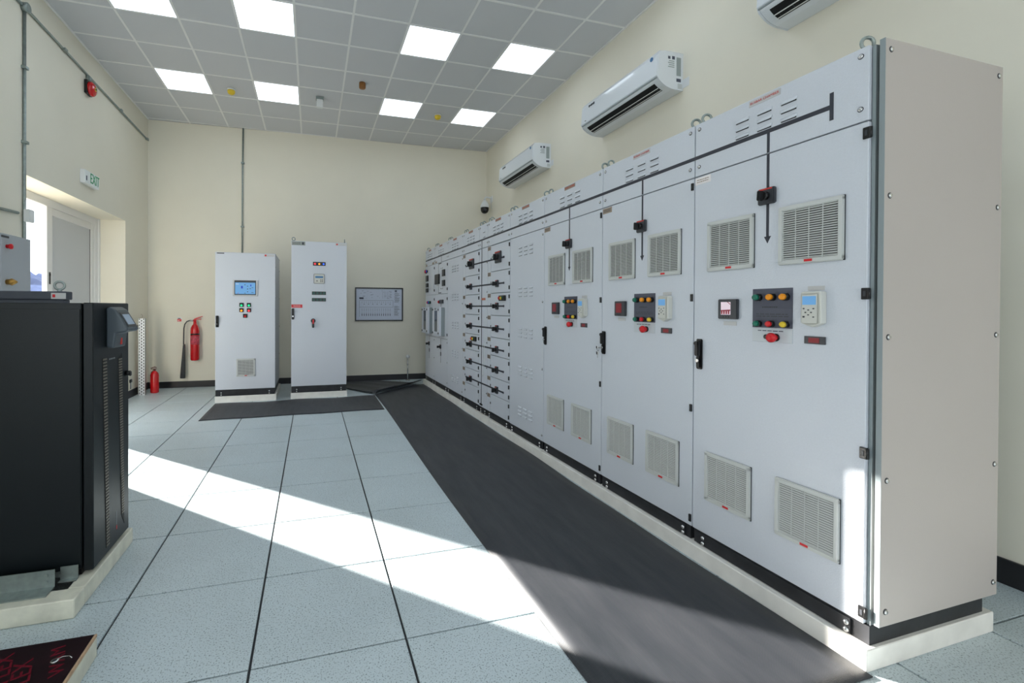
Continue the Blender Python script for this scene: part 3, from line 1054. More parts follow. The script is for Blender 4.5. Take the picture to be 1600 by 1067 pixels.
for x, z, w_, h_, m__ in ((-.74, 1.645, .024, .036, BLUE), (-.622, 1.672, .014, .024, BLUE), (-.70, 1.68, .012, .012, DGREY), (-.665, 1.66, .014, .010, DGREY), (-.665, 1.62, .014, .012, DGREY),
                         (-.665, 1.58, .014, .010, DGREY), (-.63, 1.625, .02, .008, DGREY), (-.60, 1.64, .02, .006, DGREY), (-.80, 1.69, .04, .008, WHITE), (-.79, 1.56, .012, .006, RED), (-.70, 1.56, .02, .006, DGREY), (-.60, 1.57, .03, .006, DGREY)):
    g.box(x + ox - w_ / 2, x + ox + w_ / 2, -.0152, -.0145, Z(z) - h_ / 2, Z(z) + h_ / 2, m__)
g.build('screen_graphics', None, sc_)['kind'] = 'stuff'
for x, z, m__ in ((-.747, 1.392, LEDG), (-.648, 1.392, LEDG), (-.747, 1.317, LEDA), (-.648, 1.317, LEDRR), (-.697, 1.235, RED)):
    bb = G().box(x + ox - .029, x + ox + .029, -.010, 0, Z(z) - .028, Z(z) + .028, bev=.002).build('indicator_box', BLACK, t)
    put('lamp', G().lathe([(.015, 0), (.015, -.008), (.010, -.012)], (0, 0, 0), 14, m__, 1).mesh('lamp'), bb, (x + ox, -.010, Z(z) - .008))
vent(t, .404, Z(.492), .25, .255, 18)
handle(d, .028, Z(1.155))
G().box(.022, .118, -.002, 0, Z(2.118), Z(2.130)).build('label_plate', BLACK, d)
pl = G().box(.645, .790, -.002, 0, Z(2.094), Z(2.128)).build('maker_plate', SILV, d)
G().lathe([(.014, 0), (.014, -.001)], (.668, -.002, Z(2.111)), 12, None, 1).build('emblem', RED, pl)
for z in (1.95, 1.5, 1.05, .6):
    put('screw', shared('sscrew', m_sidescrew), t, (.797, .06, Z(z)))
    put('screw', shared('sscrew', m_sidescrew), t, (.797, .87, Z(z)))

t, d = tall_cabinet('battery_charger_cabinet', 'taller free-standing grey cabinet with red label and rotary handle, in the middle of the back', -.070, 5.215, .805, .57, 2.345, .186, .088)
ZA = .088
ox = .070
p = plate(d, .004, .198, Z(2.282), Z(2.338), mat('engraved grey plate', (.58, .60, .58), .4, .3), 'name_plate')
lines(p, .02, .13, Z(2.29), Z(2.328), 2, DGREY, -.0026, 4)
G().box(.15, .18, -.003, -.002, Z(2.292), Z(2.33)).build('emblem', DGREY, p)
pl = plate(d, .635, .80, Z(2.298), Z(2.336), SILV, 'maker_plate')
G().lathe([(.013, 0), (.013, -.001)], (.66, -.002, Z(2.317)), 12, None, 1).build('emblem', RED, pl)
bb = G().box(.238 + ox, .422 + ox, -.008, 0, Z(1.986), Z(2.042), bev=.002).build('indicator_box', BLACK, t)
for x, m__ in ((.268, LEDRR), (.330, LEDA), (.392, LEDB)):
    put('lamp', G().lathe([(.014, 0), (.014, -.008), (.010, -.011)], (0, 0, 0), 14, m__, 1).mesh('lamp'), bb, (x + ox, -.008, Z(2.012)))
mt = G().box(.249 + ox, .407 + ox, -.015, 0, Z(1.716), Z(1.864), bev=.006, seg=2).build('power_meter', DGREY, t)
G().box(.256 + ox, .400 + ox, -.0165, -.015, Z(1.722), Z(1.858)).build('meter_face', OFFW, mt)
G().box(.272 + ox, .385 + ox, -.0175, -.0165, Z(1.800), Z(1.830)).build('display', mat('blue green lcd', (.15, .38, .55), .3, emit=.2), mt)
g = G()
g.prism([(.285 + ox, Z(1.75)), (.31 + ox, Z(1.75)), (.297 + ox, Z(1.772))], 1, -.0172, -.0165)
for x in (.352, .375):
    for z in (1.748, 1.772):
        g.box(x + ox - .006, x + ox + .006, -.0175, -.0165, Z(z) - .008, Z(z) + .008)
g.build('keys', DGREY, mt)
for z in (1.5735, 1.4755):
    bb = G().box(.224 + ox, .428 + ox, -.006, 0, Z(z) - .025, Z(z) + .025, bev=.001).build('breaker_strip', BLACK, t)
    for q in range(4):
        G().box(.237 + ox + q * .050, .268 + ox + q * .050, -.0075, -.006, Z(z) - .017, Z(z) + .017).build('breaker_module', mat('dark teal module', (.08, .30, .27), .4), bb)
plate(d, .002, .157, Z(1.354), Z(1.402), RED, 'warning_label')
g = lines(d, .03, .13, Z(1.364), Z(1.392), 2, mat('faint white print', (.95, .75, .75), .5), -.0026, 9)
handle(d, .024, Z(1.262))
rh = G().lathe([(.034, 0), (.034, -.014), (.030, -.020)], (0, 0, 0), 24, BLACK, 1)
rh.box(-.016, .016, -.046, -.012, -.105, .02, BLACK, bev=.006, seg=2)
rh.box(-.010, .010, -.0485, -.046, -.045, .018, RED)
put('rotary_handle', rh.mesh('rotary_handle'), t, (.243 + ox, 0, Z(1.160)))
for x in (.03, .775):
    for y in (.05, .52):
        put('lifting_eye', shared('eye', m_eye), t, (x, y, Z(2.345)), (0, 0, .3 if x < .5 else 1.5))

# ------------------------------------------------------------------ rubber mats
def mat_sheet(name, label, pts_fn, nu, nv, th=.004):
    bm = bmesh.new()
    top = [[bm.verts.new(pts_fn(i / nu, j / nv)) for j in range(nv + 1)] for i in range(nu + 1)]
    bot = [[bm.verts.new(Vector(pts_fn(i / nu, j / nv)) - Vector((0, 0, th))) for j in range(nv + 1)] for i in range(nu + 1)]
    for i in range(nu):
        for j in range(nv):
            f = bm.faces.new((top[i][j], top[i + 1][j], top[i + 1][j + 1], top[i][j + 1])); f.smooth = True
            bm.faces.new((bot[i][j], bot[i][j + 1], bot[i + 1][j + 1], bot[i + 1][j]))
    for i in range(nu):
        bm.faces.new((top[i][0], bot[i][0], bot[i + 1][0], top[i + 1][0]))
        bm.faces.new((top[i][nv], top[i + 1][nv], bot[i + 1][nv], bot[i][nv]))
    for j in range(nv):
        bm.faces.new((top[0][j], top[0][j + 1], bot[0][j + 1], bot[0][j]))
        bm.faces.new((top[nu][j], bot[nu][j], bot[nu][j + 1], top[nu][j + 1]))
    bmesh.ops.recalc_face_normals(bm, faces=bm.faces)
    me = bpy.data.meshes.new(name)
    bm.to_mesh(me)
    bm.free()
    me.materials.append(RUBBER)
    o = put(name, me)
    tag(o, label, 'mat', 'black rubber mats')
    return o
def main_pts(u, v):      # u along the row from near to far, v across
    y = -.66 + u * (5.96 + .66)
    xl = 1.185 - .015 * math.sin(y * 1.1) - .02 * u
    s = (FY - y)
    xr_ = FX + .08 * (s / 6.7) - .040
    xr_ -= .008 + .007 * math.sin(y * 2.3) + .005 * math.sin(y * 5.1 + 1)
    if y > 5.24:
        xl += (y - 5.24) * 1.17
    x = xl + (xr_ - xl) * v
    z = .0045 + .0016 * (1 + math.sin(y * 3.1 + v * 2)) * v * v
    return (x, y, z)
mat_sheet('rubber_mat', 'long black rubber mat running along the foot of the switchgear row', main_pts, 110, 14)
def front_pts(u, v):
    x = -1.075 + u * 2.235
    y0 = 4.125 + .055 * u + .01 * math.sin(u * 17)
    y1 = 5.085 + .075 * u + .018 * math.sin(u * 13 + 1)
    z = .0048 + .003 * (1 + math.sin(u * 15 + .5)) * v
    return (x, y0 + (y1 - y0) * v, z)
mat_sheet('rubber_mat', 'black rubber mat lying crosswise in front of the two free-standing cabinets', front_pts, 60, 16)
def curl_pts(u, v):
    # u: from left end to right end, v: from front (curled) edge to the back wall
    A, B = Vector((1.17, 5.21)), Vector((2.11, 6.0))
    C_, D_ = Vector((.30, 6.60)), Vector((1.46, 6.52))
    f = A.lerp(B, u); b = C_.lerp(D_, u)
    p = f.lerp(b, v)
    z = .014 + .004 * math.sin(u * 20 + v * 3)
    if v < .16:
        k = 1 - v / .16
        z += .055 * math.sin(k * math.pi * .6) * min(1, u * 8 + .35)
    return (p.x, p.y, z)
mat_sheet('rubber_mat', 'black rubber mat with a curled-up edge in the far corner by the back wall', curl_pts, 40, 26)

# ------------------------------------------------------------------ things at the left: the dark power supply cabinet
UB = G()
UB.box(0, .33, -.0, .10, 0, .085)
ux0, uy0 = -2.30, .503
t = thing('concrete_plinth', 'white painted concrete kerb base under the black power supply cabinet, chipped edges', 'plinth', (-1.5, .84, 0))
g = G((1.5, -.84, 0))
g.box(-2.2, -.772, .503, .60, 0, .085, bev=.004)
g.box(-.84, -.772, .60, 1.175, 0, .085, bev=.004)
g.box(-2.2, -.84, 1.11, 1.175, 0, .085, bev=.004)
g.build('kerb', mat('chipped cream paint', (.87, .865, .80), .6, bump=.8, bscale=14, var=.14, vscale=12), t)
UY0, UY1 = .70, 1.130
t = thing('power_supply_cabinet', 'large black power supply cabinet with sloping display, at the left edge of the picture', 'cabinet', (-.79, UY0, .085))
ZA = .085
sh = (.79, -UY0, -ZA)
G(sh).box(-1.75, -.828, UY0 + .004, UY1 - .003, .115, 1.379, bev=.003).build('body', UPS, t)
sp = G(sh).box(-1.74, -.832, UY0, UY0 + .004, .135, 1.350, bev=.001).build('side_panel', UPS, t)
dr_ = G(sh).box(-.820, -.778, UY0, UY1, .105, 1.381, bev=.004).build('front_door', UPS, t)
# the louvred slots in the door
def slot(y0, y1, zt0, zt1, zb0, zb1, n=60):
    g = G(sh)
    g.prism([(y0, zt0), (y1, zt1), (y1 + .03, zb1), (y0 + .04, zb0)], 0, -.7785, -.7765)
    o = g.build('vent_slot', mat('slot dark', (.10, .10, .10), .7), dr_)
    g = G(sh)
    for k in range(n):
        f = (k + .5) / n
        ya = y0 + .04 * f; yb_ = y1 + .03 * f
        z = zt0 + (zb0 - zt0) * f
        g.box(-.7768, -.7745, ya + .004, yb_ - .004, z - .0042, z + .0042)
    o2 = g.build('slot_grille', mat('perforated grille grey', (.46, .44, .40), .5, .3), dr_)
slot(.795, .845, 1.105, 1.078, .140, .150)
slot(.985, 1.035, 1.085, 1.108, .225, .160)
# lock, key and tiny maker print
g = G(sh)
g.cone((-.778, 1.09, .99), (-.755, 1.09, .99), .014, n=14, mt=BLACK)
g.box(-.757, -.750, 1.075, 1.098, .975, 1.000, BLACK, bev=.003)
g.box(-.757, -.750, 1.076, 1.104, .935, .955, BLACK, bev=.003)
g.box(-.755, -.752, 1.086, 1.093, .900, .936, CHROME)
g.build('lock_and_key', None, dr_)
me = text_mesh('POWER', .016, mat('faint grey print', (.5, .52, .54), .5), face='east')
put('lettering', G(sh).box(-.7778, -.7770, .875, .885, 1.088, 1.096).box(-.7778, -.7770, .892, .90, 1.088, 1.096).box(-.7778, -.7770, .905, .912, 1.088, 1.096).box(-.7778, -.7770, .92, .926, 1.088, 1.096).box(-.7778, -.7770, .932, .945, 1.088, 1.096).mesh('maker_print', MATS['faint grey print']), dr_)
G(sh).box(-.7778, -.7770, .958, .966, .20, .27).build('rating_print', MATS['faint grey print'], dr_)
G(sh).box(-.7778, -.7770, .960, .970, .175, .195).build('emblem', RED, dr_)
# display module: a wedge that leans back
g = G(sh)
y0, y1 = .838, .992
prof = [(-.778, 1.155), (-.745, 1.150), (-.735, 1.225), (-.690, 1.232), (-.680, 1.245), (-.735, 1.345), (-.760, 1.362), (-.778, 1.355)]
g.prism(prof, 1, y0, y1)
dm = g.build('display_module', UPSD, t)
bv = dm.modifiers.new('bevel', 'BEVEL'); bv.width = .008; bv.segments = 3
g = G(sh)
# screen lies on the sloping face between (-.680,1.245) and (-.735,1.345)
nx, nz = .1, .055
L_ = math.hypot(nx, nz); nx /= L_; nz /= L_
def onface(f, off):
    return (-.680 + (-.055) * f + nx * off, 1.245 + .1 * f + nz * off)
q = [onface(.14, .001), onface(.86, .001), onface(.86, .003), onface(.14, .003)]
g.prism(q, 1, y0 + .022, y1 - .022)
g.build('bezel', DGREY, dm)
g = G(sh)
q = [onface(.24, .003), onface(.76, .003), onface(.76, .004), onface(.24, .004)]
g.prism(q, 1, y0 + .034, y1 - .034)
g.build('screen', LCDG, dm)
G(sh).box(-.7425, -.7385, .915, .933, 1.165, 1.205).build('emblem', REDL, dm)
# galvanised mounting angles under it
g = G(sh)
g.box(-1.70, -.898, .622, .626, .092, .168)
g.box(-1.70, -.898, .55, .622, .086, .092)
g.cone((-.93, .622, .145), (-.93, .616, .145), .009, n=10)
g.cone((-.93, .622, .115), (-.93, .616, .115), .008, n=10, mt=None)
g.build('mounting_angle', GALV, t)
g = G(sh)
g.box(-.90, -.83, .675, .679, .088, .150)
g.box(-.90, -.83, .655, .675, .086, .091)
g.box(-1.70, -.84, .679, .70, .100, .115)
g.build('support_bracket', GALV, t)
G(sh).box(-.87, -.83, .71, .75, .085, .118).box(-.87, -.83, 1.06, 1.10, .085, .118).box(-1.70, -1.66, .71, .75, .085, .118).box(-1.70, -1.66, 1.06, 1.10, .085, .118).build('foot', BLACK, t)

# second unit behind it: only its top, an eye bolt and a tag show
t = thing('instrument_board', 'slate grey upright board behind the black one, only its top with silver tag visible', 'cabinet', (-1.114, 1.22, 0))
sh2 = (1.114, -1.22, 0)
G(sh2).box(-2.05, -1.125, 1.225, 1.285, 0, 1.40, bev=.003).build('body', UNITM, t)
G(sh2).box(-2.06, -1.114, 1.22, 1.29, 1.40, 1.447, bev=.004).build('lid', UNITM, t)
G(sh2).box(-1.185, -1.116, 1.216, 1.22, 1.404, 1.438).build('silver_tag', SILV, t)
G(sh2).box(-1.178, -1.165, 1.2145, 1.216, 1.413, 1.430).build('emblem', RED, t)
put('lifting_eye', shared('eye', m_eye), t, (-.05, .04, 1.447), (0, 0, .2))
g = G(sh2)
g.box(-1.56, -1.50, 1.217, 1.22, 1.41, 1.435)
g.build('name_plate', DGREY, t)

# wall box at the far left with red push button and small brass tap
t = thing('wall_box', 'pale grey electrical wall box with red button, left edge, beside the door opening', 'electrical box', (XL, 3.0, 1.15))
G((0, -3.0, -1.15)).box(0, .20, 2.62, 3.03, 1.15, 1.955, bev=.004).build('body', BOXL, t)
dd = G((0, -3.0, -1.15)).box(.20, .215, 2.625, 3.025, 1.155, 1.95, bev=.003).build('door', BOXL, t)
G((0, -3.0, -1.15)).box(.215, .218, 2.63, 2.725, 1.918, 1.935).build('label_strip', DGREY, dd)
g = G((0, -3.0, -1.15)).lathe([(.016, .215), (.016, .235), (.022, .238), (.022, .25), (.01, .255)], (0, 2.70, 1.85), 14, RED, 0)
g.build('push_button', RED, dd)
g = G().lathe([(.022, .215), (.022, .235), (.03, .25), (.008, .285)], (0, 0, 0), 12, None, 0)
put('brass_lock', g.mesh('brass_lock', mat('brass', (.72, .56, .30), .35, .9)), dd, (0, -.30, 1.56 - 1.15))

# ------------------------------------------------------------------ folded platform board at the lower left
t = thing('platform', 'low platform with dark red printed plywood top, cut off at the lower left corner', 'platform', (-1.0, -.2, 0))
shp = (1.0, .2, 0)
G(shp).box(-1.75, -.580, -.75, .232, 0, .075, bev=.003).build('frame', mat('chipped cream paint', (.8, .8, .7)), t)
top = G(shp).box(-1.75, -.588, -.75, .232, .076, .086, bev=.001).build('board', mat('dark film faced plywood', (.13, .07, .085), .28, bump=.1, var=.3, vscale=10), t)
G(shp).box(-.588, -.580, -.75, .232, .076, .086).build('board_edge', WOOD, t)
PR = mat('dark red print on board', (.42, .05, .13), .35)
tm = text_mesh('PLEX', .078, PR, face='top')
tm2 = text_mesh('WAM', .062, PR, face='top', sx=1.1)
n_ = 0
for i in range(9):
    for j in range(5):
        x = -.655 - i * .082
        y = .115 - j * .185 - (i % 2) * .05
        put('printed_word', tm if (i + j) % 3 else tm2, top, (x + 1.0, y + .2, .0863), (0, 0, 1.95))
g = G(shp)
g.lathe([(.013, .0862), (.013, .0885), (.006, .0895)], (-.665, .115, 0), 14, CHROME)
g.tube([(-.66, .12, .088), (-.645, .128, .089), (-.625, .126, .088), (-.612, .115, .087)], .0015, 5, CHROME)
g.build('cable_grommet', None, t)

# ------------------------------------------------------------------ air conditioners on the right wall
def ac_unit(ynear, yfar, zb, label):
    W = yfar - ynear
    t = thing('air_conditioner', label, 'air conditioner', (XR, ynear, zb), 0, 'wall air conditioners')
    # section: x outwards is negative
    D = .285
    def low(f, off):  # point along the lower curve
        a_, b_ = Vector((-.272, .074)), Vector((-.120, .002))
        p = a_.lerp(b_, f) + Vector((-.43, -.9)).normalized() * (off + .014 * math.sin(math.pi * f))
        return (p.x, p.y)
    prof = [(0, 0)] + [low(f, 0) for f in (1, .8, .6, .4, .2, 0)] + [ (-D, .10), (-D + .012, .30), (-D + .035, .335), (-D + .09, .345), (0, .345)]
    body = [(x, z) for x, z in prof]
    g = G()
    g.prism([(x, z) for x, z in body], 1, .012, W - .012)
    o = g.build('casing', GLOSSW, t)
    o.modifiers.new('bevel', 'BEVEL').width = .004
    # front cover, slightly proud, glossy
    g = G()
    g.prism([(-D - .002, .098), (-D - .010, .106), (-D + .002, .30), (-D + .028, .340), (-D + .034, .336), (-D + .012, .30)], 1, .004, W - .004)
    g.build('front_cover', GLOSSW, t)
    # end caps
    for y0, y1 in ((0, .012), (W - .012, W)):
        g = G()
        g.prism([(x * 1.004, z) for x, z in body], 1, y0, y1)
        g.build('end_cap', GLOSSW, t)
    # outlet along the lower front edge
    g = G()
    pr = [low(f, .0012) for f in (.10, .25, .4, .5, .6, .72)] + [low(f, -.010) for f in (.72, .4, .10)]
    g.prism(pr, 1, .07, W - .07)
    ou = g.build('air_outlet', mat('outlet black', (.035, .035, .04), .6), t)
    for f in (.40, .62):
        g = G()
        g.prism([low(f, .002), low(f + .035, .002), low(f + .035, .006), low(f, .006)], 1, .072, W - .072)
        g.build('vane', WHITE, ou)
    g = G()
    for k in range(12):
        y = .10 + (W - .2) * k / 11
        g.prism([low(.40, .0005), low(.62, .0005), low(.62, .003), low(.40, .003)], 1, y - .002, y + .002)
    g.build('fins', DGREY, ou)
    # groove between cover and chin
    G().box(-D - .006, -D + .02, .01, W - .01, .088, .098).build('cover_gap', FRAME, t)
    # stickers on the near end cap
    g = G()
    g.box(-.075, -.025, -.0012, 0, .13, .30, mat('grey sticker', (.60, .64, .64), .5))
    g.box(-.075, -.025, -.0012, 0, .075, .105, INK)
    for k in range(4):
        g.box(-.17 + .01 * (k % 2), -.10, -.0012, 0, .20 + k * .018, .208 + k * .018, MATS['grey sticker'])
    g.box(-.17, -.145, -.0012, 0, .275, .30, INK)
    g.box(-.125, -.095, -.0012, 0, .275, .305, INK)
    g.build('stickers', None, t)
    G().box(-.060, -.012, -.0015, 0, .012, .06).build('knock_out', mat('pale seam', (.76, .78, .78), .4), t)
    # blue badge and maker print on the front
    g = G()
    g.lathe([(.020, 0), (.020, -.002)], (-D - .003, .075, .285), 16, None, 0)
    g.build('badge', mat('blue badge', (.25, .45, .62), .4), t)
    g = G()
    x_ = -D - .002
    for k, (h0, h1) in enumerate(((0, .02), (.006, .016), (0, .02), (.004, .018), (0, .022))):
        g.box(x_ - .004, x_ + .004, W - .16 - k * .022, W - .145 - k * .022, .262 + h0, .264 + h1)
    g.build('maker_print', DGREY, t)
    G().box(-D - .009, -D, W - .10, W - .075, .125, .135).build('indicator_window', DGREY, t)
    # wall bracket edge
    G().box(-.004, 0, -.075, .0, .02, .10, bev=.001).build('mounting_plate', WHITE, t)
    return t
ac_unit(1.63, 2.84, 3.395, 'white wall air conditioner in the middle of the right wall')
ac_unit(4.05, 5.26, 3.395, 'farthest white wall air conditioner, nearest to the security camera')
ac_unit(-.54, .67, 3.390, 'nearest white wall air conditioner, cut off by the top of the picture')

# security camera on its bracket
t = thing('security_camera', 'white dome security camera with black eye on a wall bracket near the far right corner', 'camera', (XR, 6.28, 3.45))
g = G()
g.box(-.012, 0, -.05, .05, -.06, .06, bev=.003)
g.tube([(-.005, 0, .02), (-.08, 0, .03), (-.125, 0, .03), (-.143, 0, .01), (-.145, 0, -.03)], .016, 10)
g.tube([(-.005, 0, -.18), (-.02, 0, -.05), (-.03, .0, .0)], .006, 6)
g.build('bracket', WHITE, t)
G().lathe([(.022, -.03), (.035, -.045), (.055, -.075), (.078, -.12), (.082, -.155), (.080, -.17)], (-.145, 0, 0), 24).build('housing', WHITE, t)
g = G().lathe([(.078, -.165), (.078, -.20), (.072, -.235), (.055, -.262), (.030, -.278), (.004, -.283)], (-.145, 0, 0), 24, mat('glossy black dome', (.03, .03, .035), .1))
g.ball((-.158, -.066, -.225), .022, DGREY, 12)
g.build('dome', None, t)

# ------------------------------------------------------------------ left wall fittings
def conduit_pipe(name, label, pts, r, clips=(), cat='conduit', clip_dir=None):
    o = G(tuple(-Vector(pts[0]))).tube(pts, r, 10).mesh(name, GALV)
    t = thing(name, label, cat, pts[0])
    put('pipe', o, t)
    for p in clips:
        g = G(tuple(-Vector(pts[0])))
        x, y, z = p
        g.box(x - .026, x + .026, y - .026, y + .026, z - .014, z + .014, bev=.003)
        g.build('clip', GALV, t)
    return t
r_ = .0125
xw = XL + .014
t = conduit_pipe('conduit_pipe', 'grey conduit pipe running high along the left wall past the bell', [(xw, -5.9, 4.17), (xw, 3.35, 4.17), (xw, 6.66, 4.10), (xw + .005, 6.67, 4.10)], r_, [(xw, 4.05, 4.155), (xw, 5.55, 4.125), (xw, 2.2, 4.17), (xw, 6.6, 4.10)])
t = conduit_pipe('conduit_pipe', 'vertical grey conduit pipe down the left wall to the wall box', [(xw, 3.345, 4.12), (xw, 3.335, 2.20), (xw, 3.335, 1.20)], r_ * 1.1, [(xw, 3.34, 2.9), (xw, 3.335, 1.8), (xw, 3.34, 3.6)])
o = G().lathe([(.045, 0), (.045, .045), (.038, .05)], (0, 0, 0), 18, None, 0).build('junction_box', GALV, None, (XL, 3.345, 4.165))
tag(o, 'round grey junction box where the two wall conduits meet, upper left', 'junction box')
t = conduit_pipe('conduit_pipe', 'short horizontal grey conduit above the wall box at the left edge', [(xw, 1.5, 2.14), (xw, 3.24, 2.22)], r_, [(xw, 2.9, 2.203)])
o = G().box(0, .05, -.04, .04, -.06, .06, bev=.006, seg=2).build('junction_box', WHITE, None, (XL + .026, 3.335, 2.21))
tag(o, 'small white junction box on the vertical conduit above the wall box', 'junction box')

t = thing('fire_alarm_bell', 'red round fire alarm bell below the high conduit on the left wall', 'alarm bell', (XL, 4.60, 3.985))
G().box(0, .035, -.075, .06, -.075, .085, bev=.004).build('back_box', BLACK, t)
G().lathe([(.082, .035), (.086, .045), (.082, .065), (.062, .082), (.03, .090), (.004, .091)], (0, 0, 0), 28, None, 0).build('gong', REDP, t)
G().lathe([(.022, .089), (.022, .094)], (0, 0, 0), 18, YELL, 0).lathe([(.010, .094), (.010, .100)], (0, 0, 0), 12, DGREY, 0).build('centre_boss', None, t)
G().box(0, .04, -.035, .035, .085, .16, bev=.01, seg=2).build('conduit_box', GALV, t)

t = thing('exit_sign', 'white emergency exit sign with green letters above the door opening', 'sign', (XL, 4.62, 2.90))
G().box(0, .05, -.20, .165, -.085, .075, bev=.004).build('housing', WHITE, t)
fc = G().box(.05, .054, -.195, .16, -.08, .07).build('face', mat('sign face white', (.93, .95, .95), .4), t)
me = text_mesh('EXIT', .170, mat('exit green', (.0, .62, .38), .4), face='east', sx=.68)
put('lettering', me, fc, (.0552, .045, -.004))
G().box(.054, .0555, -.175, -.15, -.05, .005).build('small_print', INK, fc)

# ------------------------------------------------------------------ back wall fittings
t = conduit_pipe('conduit_pipe', 'vertical grey conduit pipe down the back wall to the shorter cabinet', [(-.925, yb(-.9) - .016, HC), (-.935, yb(-.9) - .016, 3.6), (-.94, yb(-.9) - .016, 1.9)], .0135, [(-.93, yb(-.9) - .016, 3.85), (-.935, yb(-.9) - .016, 2.75)])
# framed drawing
t = thing('picture_frame', 'black framed wiring diagram hanging on the back wall', 'framed drawing', (1.435, yb(1.435) - .002, 1.42), -.0236)
g = G()
for a_ in ((-.447, .447, .290, .312), (-.447, .447, -.312, -.290), (-.447, -.425, -.290, .290), (.425, .447, -.290, .290)):
    g.box(a_[0], a_[1], -.022, 0, a_[2], a_[3], bev=.002)
g.build('frame', BLACK, t)
pp = G().box(-.425, .425, -.008, -.002, -.290, .290).build('print', PAPER, t)
g = G()
r3 = random.Random(5)
def ln(x0, x1, z0, z1):
    g.box(x0, x1, -.0086, -.008, z0, z1)
ln(-.37, -.02 + .28, .070, .0735); ln(-.37, .26, -.055, -.0515); ln(-.37, -.3665, -.23, .07); ln(.256, .26, -.055, .07)
for k in range(14):
    x = -.32 + k * .040
    ln(x, x + .0035, -.13, -.075); ln(x - .004, x + .008, -.215, -.175); ln(x, x + .0025, -.175, -.14)
    ln(x, x + .003, .02, .055)
    if k % 2: ln(x - .006, x + .006, -.005, .01)
for k in range(12):
    x = .28 + .005 * (k % 3)
    ln(x, x + r3.uniform(.05, .10), .04 + k * .016, .045 + k * .016)
for k in range(12):
    ln(.28, .28 + r3.uniform(.06, .11), -.21 + k * .016, -.205 + k * .016)
ln(.29, .33, .235, .265); ln(-.37, -.29, .095, .13)
for k in range(26):
    x, z = r3.uniform(-.35, .22), r3.uniform(.10, .25)
    ln(x, x + r3.uniform(.01, .05), z, z + .004)
for k in range(6):
    ln(.06 + .03 * k, .0625 + .03 * k, .11, .24)
g.build('diagram', INK, pp)

# wall-hung extinguisher with horn
yw = yb(-1.66)
t = thing('fire_extinguisher', 'red wall-hung fire extinguisher with black hose and long horn', 'fire extinguisher', (-1.665, yw, .46))
g = G((1.665, -yw, -.46))
cy_ = yw - .085
g = G((0, -.085, 0))
g.lathe([(.02, .0), (.060, .004), (.068, .02), (.068, .50), (.063, .545), (.045, .585), (.025, .61), (.022, .64)], (0, 0, 0), 28)
g.build('cylinder', REDP, t)
G((0, -.085, 0)).lathe([(.0685, .43), (.0685, .455)], (0, 0, 0), 28).build('black_band', BLACK, t)
G((0, -.085, 0)).lathe([(.0688, .27), (.0688, .415)], (0, 0, 0), 28).build('instruction_label', mat('pink print label', (.80, .30, .36), .5, var=.5, vscale=45), t)
g = G((0, -.085, 0))
g.cone((0, 0, .63), (0, 0, .69), .022, n=14, mt=RED)
g.box(-.01, .095, -.012, .012, .685, .697, RED)
g.prism([(-.02, .70), (.02, .715), (.115, .745), (.118, .737), (.03, .70)], 1, -.012, .012, RED)
g.cone((-.02, 0, .67), (-.075, 0, .672), .013, n=10, mt=CHROME)
g.build('valve', None, t)
g = G((0, -.085, 0))
hp = [(-.075, 0, .672), (-.12, 0, .655), (-.152, 0, .61), (-.165, 0, .54), (-.168, 0, .42), (-.170, 0, .27)]
g.tube(hp, .010, 10)
g.build('hose', HOSE, t)
G((0, -.085, 0)).lathe([(.016, .27), (.020, .24), (.024, .12), (.040, -.28), (.038, -.30)], (-.172, 0, 0), 20).build('horn', HOSE, t).rotation_euler = (0, math.radians(2.5), 0)
G((0, -.085, 0)).box(-.03, .03, .062, .085, .38, .50).build('wall_bracket', RED, t)
# small red sign
o = G().box(-.035, .035, -.003, 0, -.035, .035).build('sign_plate', WHITE, None, (-1.92, yb(-1.92) - .001, 1.145))
tag(o, 'small square red and white sign above and left of the wall-hung extinguisher', 'sign')
G().box(-.032, .032, -.004, -.003, -.032, .010, RED).box(-.022, .018, -.004, -.003, .012, .026, DGREY).box(-.028, .0, -.0045, -.004, -.02, -.012, WHITE).build('pictogram', None, o)
# perforated tray standing in the corner
def tray():
    t = thing('cable_tray', 'perforated galvanised cable tray standing upright in the left back corner', 'cable tray', (-2.285, 6.08, 0))
    g = G()
    H, W = 1.18, .085
    n = 26
    p = H / n
    # front web with staggered slots, built as a lattice
    cols_ = [(-.0425, -.029), (-.018, -.005), (.006, .018), (.029, .0425)]
    g.box(-.0425, -.034, 0, .002, 0, H); g.box(.034, .0425, 0, .002, 0, H)
    g.box(-.022, -.007, 0, .002, 0, H); g.box(.007, .022, 0, .002, 0, H)
    for k in range(n):
        z = k * p
        g.box(-.034, -.022, 0, .002, z, z + p * .45)
        g.box(.022, .034, 0, .002, z, z + p * .45)
        g.box(-.007, .007, 0, .002, z + p * .5, z + p * .95)
    g.build('perforated_web', mat('bright galvanised', (.82, .84, .86), .35, .4, bump=.02), t)
    g = G()
    g.box(.0425, .045, 0, .05, 0, H); g.box(-.045, -.0425, 0, .05, 0, H)
    g.build('flanges', GALV, t)
    G().box(-.042, .042, .046, .048, 0, H).build('inner_web', DGREY, t)
    g = G()
    g.tube([(0, .02, H - .01), (.005, .02, H + .04), (-.01, .02, H + .07)], .004, 6)
    g.build('tie_wire', BROWNL, t)
    g = G()
    g.cone((-.085, .12, .02), (-.075, .12, 1.09), .008, n=8)
    g.cone((-.095, .12, 1.06), (-.055, .12, 1.06), .014, n=8)
    g.build('threaded_rod', mat('dull brass', (.55, .52, .40), .5, .5), t)
tray()
t = thing('fire_extinguisher', 'small red fire extinguisher standing on the floor beside the upright cable tray', 'fire extinguisher', (-2.165, 6.27, 0))
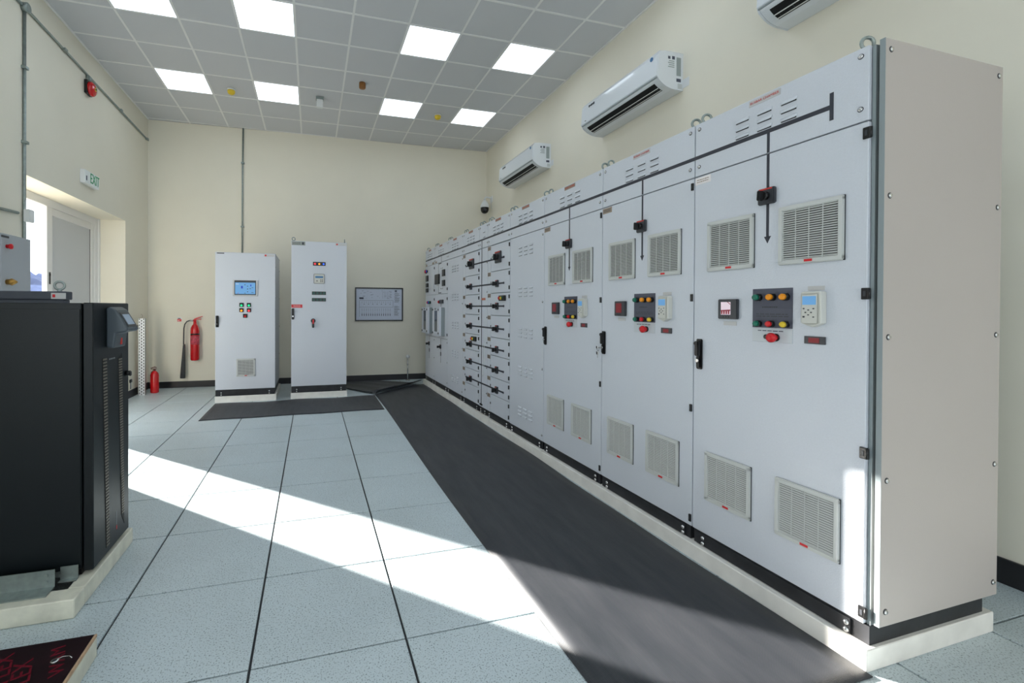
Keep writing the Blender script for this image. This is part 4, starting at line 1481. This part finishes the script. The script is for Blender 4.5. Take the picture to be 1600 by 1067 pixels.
G().lathe([(.05, 0), (.058, .006), (.060, .02), (.060, .27), (.052, .31), (.030, .335), (.018, .345)], (0, 0, 0), 24).build('cylinder', REDP, t)
g = G()
g.cone((0, 0, .34), (0, 0, .375), .016, n=12)
g.box(-.05, .03, -.008, .008, .372, .382)
g.prism([(-.05, .385), (.0, .40), (.03, .392), (.03, .40), (.0, .415), (-.055, .395)], 1, -.008, .008)
g.tube([(-.016, 0, .36), (-.04, -.01, .33), (-.055, -.015, .27)], .006, 8)
g.build('valve', mat('dark valve', (.35, .16, .14), .5), t)
# chrome floor post
t = thing('floor_post', 'slim chrome post with round white head standing by the back wall', 'post', (1.955, 6.48, 0))
G().lathe([(.045, 0), (.045, .006), (.014, .012)], (0, 0, 0), 18).build('foot', CHROME, t)
G().cone((0, 0, .01), (0, 0, .42), .011, n=12).cone((0, 0, .29), (0, 0, .315), .018, n=12).build('stem', CHROME, t)
G().lathe([(.008, -.024), (.034, -.022), (.036, 0), (.034, .010), (.01, .012)], (0, 0, .445), 20, None, 1).build('head', WHITE, t)

# ------------------------------------------------------------------ ceiling fittings
for x, y, lb in ((-.885, 5.19, 'yellow dome smoke detector on the ceiling, left one'), (2.16, 5.18, 'yellow dome smoke detector on the ceiling, right one')):
    t = thing('smoke_detector', lb, 'smoke detector', (x, y, HC), 0, 'ceiling smoke detectors')
    G().lathe([(.055, 0), (.055, -.012), (.050, -.018)], (0, 0, 0), 24).build('base', WHITE, t)
    G().lathe([(.050, -.016), (.052, -.035), (.045, -.058), (.028, -.072), (.004, -.077)], (0, 0, 0), 24).build('cap', YELL, t)
t = thing('ceiling_sensor', 'orange-brown cylindrical sensor on the ceiling between the light rows', 'sensor', (.885, 4.46, HC))
G().lathe([(.050, 0), (.050, -.010)], (0, 0, 0), 20).build('base', WHITE, t)
G().lathe([(.045, -.008), (.045, -.075), (.040, -.085), (.01, -.086)], (0, 0, 0), 20).build('body', ORANGE, t)
t = thing('ceiling_fixture', 'small white box fixture on the ceiling beside the leftmost rear light panels', 'light fixture', (.33, 5.10, HC))
G().box(-.055, .055, -.05, .05, -.03, 0, bev=.004).build('base', GALV, t)
G().box(-.045, .045, -.03, .03, -.15, -.03, bev=.006, seg=2).build('box', WHITE, t)
